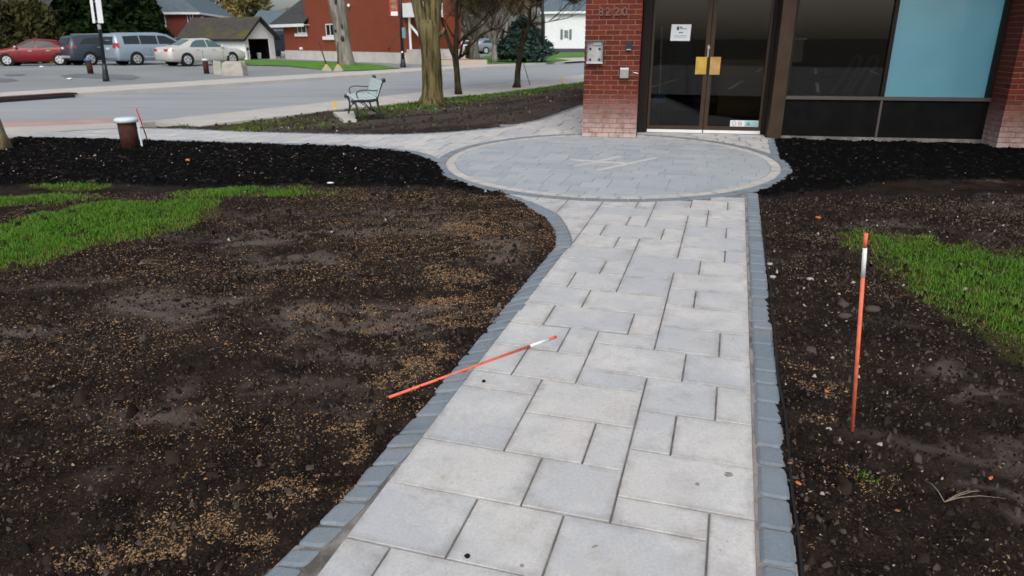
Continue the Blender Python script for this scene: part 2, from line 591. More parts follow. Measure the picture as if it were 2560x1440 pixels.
def thing(name, label, cat, loc=(0, 0, 0), rz=0.0, group=None):
    o = bpy.data.objects.new(name, None)
    COL.objects.link(o)
    o.empty_display_size = 0.1
    o.location = loc
    o.rotation_euler = (0, 0, rz)
    return tag(o, label, cat, group)


def big_mesh(name, verts, faces, mats, mi=None, parent=None, kind='stuff', smooth=False):
    """numpy arrays: verts (n,3), faces (m,k)"""
    me = bpy.data.meshes.new(name)
    k = faces.shape[1]
    me.vertices.add(len(verts))
    me.vertices.foreach_set('co', verts.astype(np.float32).ravel())
    me.loops.add(faces.size)
    me.loops.foreach_set('vertex_index', faces.astype(np.int32).ravel())
    me.polygons.add(len(faces))
    me.polygons.foreach_set('loop_start', np.arange(0, faces.size, k, dtype=np.int32))
    me.polygons.foreach_set('loop_total', np.full(len(faces), k, dtype=np.int32))
    for q in (mats if isinstance(mats, (list, tuple)) else [mats]):
        me.materials.append(q)
    if mi is not None:
        me.polygons.foreach_set('material_index', mi.astype(np.int32))
    if smooth:
        me.polygons.foreach_set('use_smooth', np.ones(len(faces), dtype=bool))
    me.update(calc_edges=True)
    return link(name, me, parent, None, kind)


def inside(x, y, poly):
    x = np.asarray(x)
    y = np.asarray(y)
    r = np.zeros(x.shape, bool)
    j = len(poly) - 1
    for i in range(len(poly)):
        xi, yi = poly[i]
        xj, yj = poly[j]
        if yi != yj:
            c = ((yi > y) != (yj > y)) & (x < (xj - xi) * (y - yi) / (yj - yi) + xi)
            r ^= c
        j = i
    return r


class VNoise:
    def __init__(s, seed):
        s.t = np.random.default_rng(seed).random((256, 256))

    def __call__(s, x, y):
        xi = np.floor(x).astype(int)
        yi = np.floor(y).astype(int)
        fx = sm(x - xi)
        fy = sm(y - yi)
        g = lambda a, b: s.t[a % 256, b % 256]
        return (g(xi, yi) * (1 - fx) + g(xi + 1, yi) * fx) * (1 - fy) + (g(xi, yi + 1) * (1 - fx) + g(xi + 1, yi + 1) * fx) * fy


VN = [VNoise(i) for i in range(8)]


def fbm(x, y, f, o=4, i0=0):
    r = 0
    a = 1
    t = 0
    for k in range(o):
        r = r + a * VN[(k + i0) % 8](x * f + 17.3 * k, y * f + 9.1 * k)
        t += a
        a *= 0.5
        f *= 2.03
    return r / t


def clip_rect(poly, rect):
    """Sutherland-Hodgman: polygon clipped by a convex counter-clockwise polygon"""
    out = list(poly)
    for i in range(len(rect)):
        ax, ay = rect[i]
        bx, by = rect[(i + 1) % len(rect)]
        ex, ey = bx - ax, by - ay
        inp = out
        out = []
        if not inp:
            return []
        px, py = inp[-1]
        dp = ex * (py - ay) - ey * (px - ax)
        for qx, qy in inp:
            dq = ex * (qy - ay) - ey * (qx - ax)
            if (dq >= 0) != (dp >= 0):
                t = dp / (dp - dq)
                out.append((px + (qx - px) * t, py + (qy - py) * t))
            if dq >= 0:
                out.append((qx, qy))
            px, py, dp = qx, qy, dq
    res = []
    for p in out:
        if not res or (p[0] - res[-1][0]) ** 2 + (p[1] - res[-1][1]) ** 2 > 4e-6:
            res.append(p)
    while len(res) > 2 and (res[0][0] - res[-1][0]) ** 2 + (res[0][1] - res[-1][1]) ** 2 < 4e-6:
        res.pop()
    return res if len(res) > 2 else []


def area(p):
    return 0.5 * sum(p[i][0] * p[(i + 1) % len(p)][1] - p[(i + 1) % len(p)][0] * p[i][1] for i in range(len(p)))


def slab(name, poly, mat_, parent, dz=0.0, th=0.05, bev=0.006, bdz=0.003, jz=0.0015):
    """one paving stone: outline with a small chamfer, top following the ground"""
    if area(poly) < 0:
        poly = poly[::-1]
    n = len(poly)
    cx = sum(p[0] for p in poly) / n
    cy = sum(p[1] for p in poly) / n
    top = []
    for i in range(n):
        a = np.array(poly[i - 1])
        b = np.array(poly[i])
        c = np.array(poly[(i + 1) % n])
        e1 = (b - a) / (np.linalg.norm(b - a) + 1e-9)
        e2 = (c - b) / (np.linalg.norm(c - b) + 1e-9)
        nn = np.array((-e1[1] - e2[1], e1[0] + e2[0]))
        nn = nn / (np.linalg.norm(nn) + 1e-9)
        top.append(b + nn * bev)
    tx, ty, tz = random.uniform(-1, 1) * jz * 2, random.uniform(-1, 1) * jz * 2, random.uniform(-1, 1) * jz
    zf = lambda p: float(terr(p[0], p[1])) + dz + tz + tx * (p[0] - cx) + ty * (p[1] - cy)
    cz = zf((cx, cy))
    q = min(np.linalg.norm(np.array(poly[i]) - np.array((cx, cy))) for i in range(n))
    kin = max(0.15, 1 - 0.045 / max(q, .05))
    inn = [np.array((cx, cy)) + (p - np.array((cx, cy))) * kin for p in top]
    v = [(p[0] - cx, p[1] - cy, zf(p) - cz) for p in inn]
    v += [(p[0] - cx, p[1] - cy, zf(p) - cz) for p in top]
    v += [(p[0] - cx, p[1] - cy, zf(p) - cz - bdz) for p in poly]
    v += [(p[0] - cx, p[1] - cy, zf(p) - cz - th) for p in poly]
    f = [tuple(range(n))]
    for k in (0, n, 2 * n):
        f += [(k + i, k + n + i, k + n + (i + 1) % n, k + (i + 1) % n) for i in range(n)]
    o = MB().add(v, f).build(name, mat_, parent, loc=(cx, cy, cz))
    at_ = o.data.attributes.new('edge', 'FLOAT', 'POINT')
    at_.data.foreach_set('value', [0.0] * n + [1.0] * (3 * n))
    return o


def chamfer(poly, c, jit=0.0):
    out = []
    n = len(poly)
    for i in range(n):
        a, b, d = (np.array(poly[i - 1]), np.array(poly[i]), np.array(poly[(i + 1) % n]))
        cc = c * random.uniform(0.7, 1.3)
        e1 = (a - b) / np.linalg.norm(a - b)
        e2 = (d - b) / np.linalg.norm(d - b)
        j = np.array((random.uniform(-jit, jit), random.uniform(-jit, jit)))
        out.append(tuple(b + e1 * cc + j * .5))
        out.append(tuple(b + (e1 + e2) * cc * 0.3 + j))
        out.append(tuple(b + e2 * cc + j * .5))
    return out


def sheet(name, poly, mat_, zoff, step=0.6, parent=None, zabs=None, kind='structure'):
    """flat-lying surface filling a polygon exactly, following the ground"""
    if area(poly) < 0:
        poly = poly[::-1]
    xs = [p[0] for p in poly]
    ys = [p[1] for p in poly]
    mb = MB()
    nx = max(1, int(math.ceil((max(xs) - min(xs)) / step)))
    ny = max(1, int(math.ceil((max(ys) - min(ys)) / step)))
    zf = (lambda p: zabs) if zabs is not None else (lambda p: float(terr(p[0], p[1])) + zoff)
    for i in range(nx):
        x0 = min(xs) + i * step
        strip = clip_rect(poly, [(x0, min(ys) - 1), (x0 + step, min(ys) - 1), (x0 + step, max(ys) + 1), (x0, max(ys) + 1)])
        if not strip:
            continue
        for j in range(ny):
            y0 = min(ys) + j * step
            c = clip_rect(strip, [(x0 - .01, y0), (x0 + step + .01, y0), (x0 + step + .01, y0 + step), (x0 - .01, y0 + step)])
            if c and abs(area(c)) > 1e-7:
                mb.add([(p[0], p[1], zf(p)) for p in c], [tuple(range(len(c)))])
    return mb.build(name, mat_, parent, kind=kind)


def rp(a, s):
    return (a * RD[0] + s * NS[0], a * RD[1] + s * NS[1])


def rquad(a0, a1, s0, s1):
    return [rp(a0, s0), rp(a1, s0), rp(a1, s1), rp(a0, s1)]


exec_parts = []
# ================================================================== GROUND, STREET
# base ground to the horizon
gv = []
gf = []
rad = [0, 4, 8, 12, 16, 20, 25, 30, 36, 42, 50, 58, 66, 80, 110, 160, 260, 500, 900]
NA = 72
for i, r in enumerate(rad):
    for k in range(NA):
        t = 2 * math.pi * k / NA
        x, y = r * math.sin(t), r * math.cos(t)
        gv.append((x, y, float(terr(x, y)) - 0.30))
for i in range(len(rad) - 1):
    for k in range(NA):
        gf.append((i * NA + k, i * NA + (k + 1) % NA, (i + 1) * NA + (k + 1) % NA, (i + 1) * NA + k))
MB().add(gv, gf).build('ground', M['earth'], kind='structure')

sheet('road', rquad(-40, 160, 14.5, 24.3), M['asphalt'], 0, 12, zabs=-0.12)
kb = MB()
for a0 in range(-40, 160, 4):
    for s0, s1 in ((14.32, 14.5), (24.3, 24.5)):
        q = rquad(a0 + .004, a0 + 3.996, s0, s1)
        kb.prism([(p[0], p[1], -0.2) for p in q], (0, 0, 0.206))
kb.build('kerb', M['concrete'], kind='structure')
# the far sidewalk in slabs, the near sidewalk in slabs
fs = link('sidewalk', None, kind='structure')
for i, a0 in enumerate(range(-10, 100, 2)):
    a1 = a0 + 2
    if a0 < 60:
        slab('concrete_slab', rquad(a0 + .006, a1 - .006, 24.51, 27.2), M['concrete'], fs, 0.0, 0.1)
    else:
        slab('concrete_slab', rquad(a0 + .006, a1 - .006, 24.51, 26.4), M['concrete'], fs, 0.0, 0.1)
ns_ = link('sidewalk', None, kind='structure')
for a0 in np.arange(9.4, 60, 1.6):
    s0 = 12.75 if a0 < 14 else (12.55 if a0 < 18 else 12.3)
    slab('concrete_slab', rquad(a0 + .005, a0 + 1.595, s0, 14.31), M['concrete'], ns_, 0.004, 0.1)
sheet('sidewalk', P2([(-80, 322), (60, 317), (200, 311), (352, 304), (362, 317), (280, 321), (150, 329), (20, 339), (-80, 346)], 0.0), M['concrete'], 0, 0.8, zabs=0.004)
sheet('crosswalk', P2([(-90, 307), (0, 303), (180, 297), (320, 290), (352, 296), (351, 303.6), (200, 310.6), (60, 316.6), (-90, 322)], 0.0), M['pink'], 0, 0.8, zabs=-0.02)
# parking lot and the ground of the far side
sheet('parking_lot', rquad(-40, 40.5, 27.2, 75), M['lot'], -0.01, 3.0)
sheet('driveway', rquad(40.5, 120, 27.2, 75), M['lot'], -0.012, 6.0)
sheet('lawn', P2([(560, 149), (700, 150.5), (775, 152.5), (870, 156.5), (940, 162), (1004, 171), (940, 175.5), (860, 177.5), (790, 173.5), (720, 166), (600, 163), (556, 160)]), M['lawn'], 0.025, 1.0)
sheet('lawn', P2([(1196, 161), (1196, 143), (1270, 132), (1475, 132), (1475, 143), (1380, 145), (1424, 151), (1380, 156.5), (1290, 159)]), M['lawn'], 0.02, 3.0)
sheet('driveway', P2([(1383, 145.4), (1475, 143.6), (1475, 152), (1400, 156), (1430, 151)]), M['concrete'], 0.012, 3.0)
sheet('lawn', rquad(-30, 34, 50.5, 62), M['lawn'], 0.03, 3.0)
for poly in ([(150, 189), (190, 184), (250, 185), (330, 187), (352, 193), (330, 200), (270, 198), (210, 195), (165, 194)], [(-30, 194), (30, 196), (48, 201), (10, 206), (-40, 205)], [(8, 186), (50, 184), (66, 187), (20, 190)]):
    sheet('asphalt_patch', P2(poly), M['patch'], 0.0, 1.5)
sheet('parking_lot', [(-14, -26), (20, -26), (20, -1.2), (-14, -1.2)], M['lot'], -0.02, 4.0)
mk = MB()
for k in range(9):
    x0 = -9 + k * 2.7
    mk.box(x0, x0 + .12, -9.5, -4.0, -0.022, -0.012)
    mk.box(x0, x0 + .12, -22.5, -17.0, -0.022, -0.012)
mk.build('bay_lines', M['tape'], kind='structure')
# storm drain mouth in the far kerb
dp = at(-30, 246, 0.0)
sdn = thing('storm_drain', 'rusty storm drain mouth set in the far kerb left of the lamp post', 'drain', (*rp(10.0, 24.3), 0), math.atan2(RD[1], RD[0]))
MB().box(0, 3.4, -0.03, 0.5, -0.02, 0.025).build('hood', M['rust'], sdn)
MB().box(0.1, 3.3, -0.035, -0.028, -0.12, -0.03).build('opening', M['black'], sdn)

# ================================================================== PATH OUTLINES
CIRC = np.array((1.209, 8.725))
R1, R2, R3 = 1.90, 2.018, 2.138
ULEFT, URIGHT = -1.085, 0.222
# left kerb curve: inner and outer edge of the blue stones, from the bottom of the photograph to the circle
in_px = [(765, 1412), (855, 1320), (925, 1252), (976, 1180), (1012, 1137), (1042, 1112), (1070, 1080), (1110, 1024), (1145, 975), (1172, 940), (1217, 882), (1242, 842), (1270, 816), (1295, 788), (1310, 766), (1334, 739), (1349, 715), (1366, 692), (1383, 670), (1394, 653), (1406, 640), (1416, 628), (1424, 619)]
out_px = [(705, 1392), (802, 1297), (877, 1225), (927, 1160), (965, 1117), (1017, 1057), (1065, 1010), (1095, 967), (1130, 922), (1155, 895), (1177, 867), (1206, 835), (1226, 809), (1252, 777), (1266, 761), (1289, 735), (1308, 710), (1327, 689), (1345, 667), (1363, 646), (1376, 630)]
in2_px = [(1427, 617), (1430, 606), (1430, 595), (1420, 570), (1405, 546), (1396, 535), (1382, 527), (1355, 515), (1335, 506), (1305, 495), (1275, 485)]
out2_px = [(1389, 619), (1390, 606), (1390, 592), (1385, 570), (1370, 550), (1355, 537), (1335, 525), (1305, 506), (1285, 497), (1258, 490)]


def densify(pts, step):
    pts = [np.array(p, float) for p in pts]
    d = [0]
    for a, b in zip(pts, pts[1:]):
        d.append(d[-1] + np.linalg.norm(b - a))
    n = max(2, int(round(d[-1] / step)) + 1)
    t = np.linspace(0, d[-1], n)
    xs = np.interp(t, d, [p[0] for p in pts])
    ys = np.interp(t, d, [p[1] for p in pts])
    return [(x, y) for x, y in zip(xs, ys)]


def smooth_line(pts, k=2):
    p = np.array(densify(pts, 0.05))
    for _ in range(k):
        q = p.copy()
        q[1:-1] = (p[:-2] + 2 * p[1:-1] + p[2:]) / 4
        p = q
    return [tuple(x) for x in p]


in1 = smooth_line(P2(in_px), 3)
out1 = smooth_line(P2(out_px), 3)
# carry the straight kerb on below the frame
d0 = np.array(in1[0]) - np.array(in1[6])
d0 /= np.linalg.norm(d0)
in1 = [tuple(np.array(in1[0]) + d0 * t) for t in (0.75, 0.5, 0.25)] + in1
out1 = [tuple(np.array(out1[0]) + d0 * t) for t in (0.75, 0.5, 0.25)] + out1
in2 = smooth_line(P2(in2_px), 3)
out2 = smooth_line(P2(out2_px), 3)


def arc(r, a0, a1, n):
    return [(CIRC[0] + r * math.cos(t), CIRC[1] + r * math.sin(t)) for t in np.linspace(a0, a1, n)]


def cang(p):
    return math.atan2(p[1] - CIRC[1], p[0] - CIRC[0])


aR = cang(w2(URIGHT, 7.0))
# where the right edge meets the circle
vv = np.linspace(6, 8.7, 400)
pp = [w2(URIGHT, v) for v in vv]
pr = min(pp, key=lambda p: abs(math.hypot(p[0] - CIRC[0], p[1] - CIRC[1]) - (R3 + .004)) + (0 if p[1] < CIRC[1] else 9))
aR = cang(pr)
aL = cang(in2[-1])
left_edge = [w2(ULEFT - 0.035 if v < 2.6 else ULEFT - 0.035 + 0.02 * min(1, (v - 2.6) / 2.5), v) for v in (0.9, 1.5, 2.05, 2.4, 3.0, 3.6, 4.3, 5.0)]
path_region = [w2(URIGHT, 0.9), pr] + arc(R3 + .004, aR, aL, 40) + in2[::-1] + [w2(ULEFT - 0.005, 5.08)] + left_edge[::-1]
if area(path_region) < 0:
    path_region = path_region[::-1]

# ---- the light pavers of the front path: two opposite corners of each, as measured on the photograph
L_, R__ = -9, 99
PV = [
    (L_, 1341, 930, 1440, .55), (974, 1369, 1310, 1440, .55), (1404, 1284, 1768, 1440, .62), (1775, 1281, R__, 1440, .6),
    (L_, 1203, 1102, 1392), (1182, 1247, 1352, 1443),
    (L_, 1091, 1295, 1261), (1349, 1147, 1530, 1304), (1544, 1238, 1768, 1350), (1573, 1122, R__, 1300),
    (L_, 963, 1256, 1123), (L_, 925, 1329, 985), (1310, 1030, 1455, 1158), (1485, 1055, 1545, 1175), (1596, 1024, 1676, 1136), (1692, 1038, R__, 1170),
    (1351, 949, 1585, 1067), (1457, 922, 1610, 979), (1619, 944, 1786, 1047), (1792, 966, R__, 1061),
    (L_, 860, 1275, 935), (1309, 878, 1437, 956), (1482, 857, 1705, 950), (1715, 883, R__, 974),
    (L_, 804, 1394, 876), (1421, 822, 1463, 886), (1494, 829, 1635, 871), (1650, 816, 1795, 891), (1799, 833, R__, 900),
    (L_, 755, 1355, 810), (1387, 763, 1571, 831), (1589, 782, 1641, 842), (1660, 763, R__, 838),
    (L_, 712, 1454, 766), (1475, 725, 1653, 787), (1676, 721, 1732, 767), (1739, 727, R__, 782),
    (L_, 675, 1417, 715), (1440, 681, 1541, 728), (1570, 672, 1677, 699), (1557, 691, 1667, 738), (1683, 681, R__, 736),
    (L_, 642, 1503, 683), (1518, 652, 1556, 689), (1581, 639, 1747, 685), (1751, 653, R__, 694),
    (L_, 611, 1572, 655), (1602, 596, 1701, 615), (1594, 609, 1696, 645), (1703, 616, 1810, 655), (1813, 625, R__, 658),
    (L_, 584, 1539, 617), (1552, 592, 1588, 622), (1710, 589, R__, 627),
    (L_, 560, 1505, 588), (1519, 563, 1655, 597), (1662, 573, 1705, 602), (1717, 565, 1814, 595), (1817, 572, R__, 599),
    (L_, 536, 1567, 563), (1579, 543, 1616, 567), (1630, 534, 1718, 552), (1623, 546, 1712, 573), (1722, 540, 1766, 567), (1770, 545, R__, 571),
    (L_, 519, 1627, 542), (L_, 500, 1592, 520), (1599, 500, 1635, 521), (1640, 498, 1728, 519), (1637, 518, 1768, 541), (1775, 525, R__, 547), (1731, 498, 1818, 525), (1822, 507, R__, 527), (1775, 490, R__, 507),
    (-5, 581, L_, 608), (-5, 541, L_, 581), (1411, 520, L_, 542), (1425, 495, L_, 523), (1357, 485, 1412, 506), (-5, 506, 1394, 531), (-5, 470, 1340, 501)]
rects = []
for q in PV:
    x0, y0, x1, y1 = q[:4]
    if x0 == L_:
        u0 = ULEFT - .06 if y0 > 600 else ULEFT
        # v of the top edge measured at the left line
        v1 = uvp(x1 if False else {1341: 852, 1203: 977, 1091: 1065, 963: 1163, 925: 1197, 860: 1245, 804: 1287, 755: 1328, 712: 1359, 675: 1388, 642: 1411, 611: 1436, 584: 1452, 560: 1477, 536: 1492, 519: 1506, 500: 1510}[y0], y0)[1]
    elif x0 == -5:
        u0 = -2.2
        v1 = uvp(1400, y0)[1]
    else:
        u0, v1 = uvp(x0, y0)
    if x1 == L_:
        u1 = ULEFT
        v0 = uvp(1440, y1)[1]
    elif x1 == R__:
        u1 = URIGHT
        v0 = uvp(1868 if y1 < 800 else 1880, y1)[1]
    else:
        u1, v0 = uvp(x1, y1)
    if len(q) > 4:
        v0 = v1 - q[4]
    rects.append([u0, u1, v0, v1])
# let neighbouring joints fall on common lines
for ax in (0, 1):
    ent = sorted((r[2 * ax + k], i, 2 * ax + k) for i, r in enumerate(rects) for k in (0, 1))
    tol = 0.016
    grp = [ent[0]]
    for e in ent[1:] + [(1e9, 0, 0)]:
        if e[0] - grp[0][0] < tol * 2 and e[0] - grp[-1][0] < tol:
            grp.append(e)
        else:
            m_ = sum(g[0] for g in grp) / len(grp)
            for g in grp:
                rects[g[1]][g[2]] = m_
            grp = [e]
# close small gaps between neighbours
for _ in range(2):
    for i, a in enumerate(rects):
        for side in range(4):
            ax = side // 2
            o = 1 - ax
            best_d = None
            for j, b in enumerate(rects):
                if i == j:
                    continue
                if min(a[2 * o + 1], b[2 * o + 1]) - max(a[2 * o], b[2 * o]) < .015:
                    continue
                d = (b[2 * ax] - a[2 * ax + 1]) if side % 2 else (a[2 * ax] - b[2 * ax + 1])
                if d > -.012 and (best_d is None or d < best_d):
                    best_d = d
            if best_d is not None and best_d < .07:
                k = 2 * ax + side % 2
                a[k] += (best_d if side % 2 else -best_d) * (0.5 if _ == 0 else 1.0)
JG = 0.0038
path = sheet('path', path_region, M['sand'], -0.012, 0.5)
for u0, u1, v0, v1 in rects:
    if u1 - u0 < .03 or v1 - v0 < .03:
        continue
    rc = [w2(u0 + JG, v0 + JG), w2(u1 - JG, v0 + JG), w2(u1 - JG, v1 - JG), w2(u0 + JG, v1 - JG)]
    if area(rc) < 0:
        rc = rc[::-1]
    c = clip_rect(path_region, rc)
    if c and abs(area(c)) > 0.0012:
        slab('paver', c, M['paver'], path, 0.0, 0.05, 0.0045, 0.003)

# ---- edge stones
edge_l = sheet('path_edging', out1 + out2[1:] + in2[::-1] + left_edge[::-1], M['sandl'], -0.009, 0.5)


def edge_run(outl, inl, parent, lengths, first=0.0, wj=0.0):
    o = np.array(outl)
    i = np.array(inl)
    def param(p):
        d = np.r_[0, np.cumsum(np.linalg.norm(np.diff(p, axis=0), axis=1))]
        return d / d[-1], d[-1]
    to, lo = param(o)
    ti, li = param(i)
    L = (lo + li) / 2
    f = lambda arr, tt, t: np.array((np.interp(t, tt, arr[:, 0]), np.interp(t, tt, arr[:, 1])))
    t = first
    while t < 1:
        t1 = min(1.0, t + random.uniform(*lengths) / L)
        if 1 - t1 < 0.05 / L:
            t1 = 1.0
        g = 0.0055 / L
        q = [f(o, to, t + g), f(o, to, t1 - g), f(i, ti, t1 - g), f(i, ti, t + g)]
        if area([tuple(x) for x in q]) < 0:
            q = q[::-1]
        k = random.uniform(-1, 1) * wj
        mid = sum(q) / 4
        q = [mid + (x - mid) * 0.985 + np.array((k, k * .5)) for x in q]
        slab('edge_stone', chamfer([tuple(x) for x in q], 0.017, 0.005), M['edge'], parent, random.uniform(-0.001, 0.005), 0.07, 0.012, 0.007, 0.0025)
        t = t1


edge_run(out1, in1, edge_l, (0.085, 0.155), wj=0.004)
edge_run(out2, in2, edge_l, (0.085, 0.12))
RB0, RB1 = 0.236, 0.343
vtop = float(np.dot(pr, VV)) + 0.03
edge_r = sheet('path_edging', [w2(RB0 - .016, 0.9), w2(RB1 + .003, 0.9), w2(RB1 + .003, vtop), w2(RB0 - .016, vtop)], M['sandl'], -0.009, 0.5)
vj = [0.9, 1.03, 1.165] + [float(np.dot(at(1935, y)[:2], VV)) for y in (1410, 1320, 1242, 1164, 1117, 1052, 1007, 962, 931, 899, 861, 825, 806, 772, 746, 725, 704, 683, 664, 644, 627, 608, 592)]
vj = [v for v in vj if v < 1.1] + sorted(v for v in vj if v > 1.25)
v = vj[-1]
while v < vtop - .13:
    v += random.uniform(0.085, 0.125)
    vj.append(v)
vj.append(vtop)
for a, b in zip(vj, vj[1:]):
    e = random.uniform(-.003, .003)
    slab('edge_stone', chamfer([w2(RB0 + e, a + .004), w2(RB1 + e, a + .004), w2(RB1 + e, b - .004), w2(RB0 + e, b - .004)], 0.016, 0.004), M['edge'], edge_r, random.uniform(-0.001, 0.004), 0.07, 0.012, 0.007, 0.0025)

# ---- paved circle
circle = sheet('paved_circle', arc(R3, 0, 2 * math.pi, 97)[:-1], M['field_joint'], -0.006, 0.6)


def ring(r0, r1, step, m_, name, dz):
    n = int(2 * math.pi * (r0 + r1) / 2 / step)
    da = 2 * math.pi / n
    for i in range(n):
        a0 = i * da + random.uniform(-.004, .004)
        a1 = a0 + da
        g = 0.004 / r1
        q = [(CIRC[0] + r * math.cos(a), CIRC[1] + r * math.sin(a)) for r, a in ((r0 + .003, a0 + g), (r1 - .003, a0 + g), (r1 - .003, a1 - g), (r0 + .003, a1 - g))]
        slab(name, q, m_, circle, dz, 0.05, 0.005, 0.003)


ring(R1, R2, 0.20, M['ring'], 'ring_stone', 0.0)
ring(R2, R3, 0.145, M['edge'], 'edge_stone', 0.001)
disc = arc(R1 - .002, 0, 2 * math.pi, 73)[:-1]
# inlaid light bands in the middle of the circle
BANDS = [((1436, 416), (1553, 390)), ((1495, 426), (1642, 394)), ((1424, 399), (1572, 409))]
bands = []
for (a, b) in BANDS:
    A, B = np.array(at(*a)[:2]), np.array(at(*b)[:2])
    d = (B - A) / np.linalg.norm(B - A)
    n_ = np.array((-d[1], d[0])) * 0.037
    bands.append((A, B, n_))
cu0, cv0 = float(np.dot(CIRC, UU)), float(np.dot(CIRC, VV))
v = cv0 - R1 - .03
while v < cv0 + R1:
    hv = random.choice((0.15, 0.20, 0.20))
    u = cu0 - R1 - random.uniform(0, .2)
    while u < cu0 + R1:
        wu = random.choice((0.2, 0.3, 0.3, 0.4))
        rc = [w2(u + .002, v + .002), w2(u + wu - .002, v + .002), w2(u + wu - .002, v + hv - .002), w2(u + .002, v + hv - .002)]
        c = clip_rect(disc, rc)
        if c and abs(area(c)) > .0008:
            slab('paver', c, M['field'], circle, 0.0, 0.05, 0.002, 0.001, 0.0004)
        u += wu
    v += hv
for k, (A, B, n_) in enumerate(bands):
    L = np.linalg.norm(B - A)
    m_ = max(2, int(L / 0.28))
    for i in range(m_):
        p, q = A + (B - A) * i / m_, A + (B - A) * (i + 1) / m_
        e = (q - p) / np.linalg.norm(q - p) * .004
        slab('inlay_stone', [tuple(p + e - n_), tuple(q - e - n_), tuple(q - e + n_), tuple(p + e + n_)], M['inlay'], circle, 0.0035 + 0.001 * k, 0.05, 0.004, 0.002, 0.0002)

# ---- path in front of the doors, side path to the street
BY = R_(-11.0)
BU = np.array((math.cos(BY), math.sin(BY)))
BV = np.array((-math.sin(BY), math.cos(BY)))
B0 = np.array((1.05, 10.55))


def bw(u, v):
    return (B0[0] + BU[0] * u + BV[0] * v, B0[1] + BU[1] * u + BV[1] * v)


def bang(p):
    return cang(p)


def random_pavers(region, parent, hs_, ws_, m_, frame=(UU, VV), dz=0.0):
    fu, fv = frame
    if area(region) < 0:
        region = region[::-1]
    us = [p[0] * fu[0] + p[1] * fu[1] for p in region]
    vs = [p[0] * fv[0] + p[1] * fv[1] for p in region]
    fw = lambda u, v: (u * fu[0] + v * fv[0], u * fu[1] + v * fv[1])
    v = min(vs)
    while v < max(vs):
        hv = random.choice(hs_)
        u = min(us) - random.uniform(0, .4)
        while u < max(us):
            wu = random.choice(ws_)
            rc = [fw(u + .004, v + .004), fw(u + wu - .004, v + .004), fw(u + wu - .004, v + hv - .004), fw(u + .004, v + hv - .004)]
            c = clip_rect(region, rc)
            if c and abs(area(c)) > .004:
                slab('paver', c, m_, parent, dz)
            u += wu
        v += hv


pdl = bw(0.80, 0.0)
pdr = bw(2.70, 0.30)
arc_a0, arc_a1 = cang(at(1922, 395)[:2]), cang(bw(0.80, -0.05))
dregion = [bw(0.80, -0.06), bw(0.80, 0.545), bw(2.64, 0.545), bw(2.64, 0.262), bw(2.72, 0.262)] + P2([(1926, 392)]) + arc(R3 + .004, arc_a0, arc_a1, 20)[1:-1]
doorway = sheet('path', dregion, M['sand'], -0.012, 0.4)
random_pavers(dregion, doorway, (0.15, 0.2), (0.2, 0.3, 0.4), M['paver'], (BU, BV))
dq = P2([(1917, 345), (1938, 345), (1952, 398), (1927, 395)])
edge_run([dq[3], dq[0]], [dq[2], dq[1]], edge_r, (0.09, 0.13))

up_px = [(1452, 262), (1400, 280), (1345, 299), (1250, 318), (1170, 326), (1100, 331), (1000, 335), (900, 335), (800, 333), (680, 330), (560, 325.5), (470, 322), (400, 320), (330, 319)]
lo_px = [(45, 343), (150, 345), (250, 347), (360, 350), (480, 353), (590, 356), (700, 360), (780, 362), (850, 365), (910, 369), (960, 373.5), (1000, 377), (1030, 381), (1065, 392), (1096, 409)]
up_l = smooth_line(P2(up_px), 4)
lo_l = smooth_line(P2(lo_px), 4)


def offset(line, d):
    p = np.array(line)
    t = np.gradient(p, axis=0)
    t /= np.linalg.norm(t, axis=1)[:, None]
    return [tuple(x) for x in p + np.c_[-t[:, 1], t[:, 0]] * d]


lo_in = offset(lo_l, 0.11)
up_in = offset(up_l, 0.11)
a_end = cang(bw(-0.02, -0.10))
a_st = cang(lo_in[-1])
if a_st < 0:
    a_st += 2 * math.pi
sregion = up_in + P2([(280, 321), (150, 329.5), (35, 337)], 0.0) + lo_in + arc(R3 + .004, a_st, a_end, 26) + [bw(-0.02, -0.06), bw(-0.02, 1.2)]
sregion = [tuple(p) for p in sregion]
side = sheet('path', sregion, M['sand'], -0.012, 0.5)
random_pavers(sregion, side, (0.2, 0.3, 0.3, 0.4), (0.3, 0.4, 0.5, 0.6), M['paver'])
edge_s = sheet('path_edging', lo_l + lo_in[::-1], M['sand'], -0.013, 0.5)
edge_run(lo_l, lo_in, edge_s, (0.15, 0.22))
edge_t = sheet('path_edging', up_l + up_in[::-1], M['sand'], -0.013, 0.5)
edge_run(up_l, up_in, edge_t, (0.15, 0.22))
# thin black edging strip right of the path
ed = MB()
pts = []
for v in np.arange(0.9, 6.2, 0.12):
    x, y = w2(RB1 + 0.012 + 0.004 * math.sin(v * 3.1) + .004 * math.sin(v * 7), v)
    pts.append((x, y, float(terr(x, y)) + 0.002 + 0.004 * math.sin(v * 2.3)))
ed.tube(pts, 0.006, 6)
tag(ed.build('edging_strip', M['blackplastic'], smooth=True), 'thin dark plastic edging strip running along the right kerb of the path', 'edging')

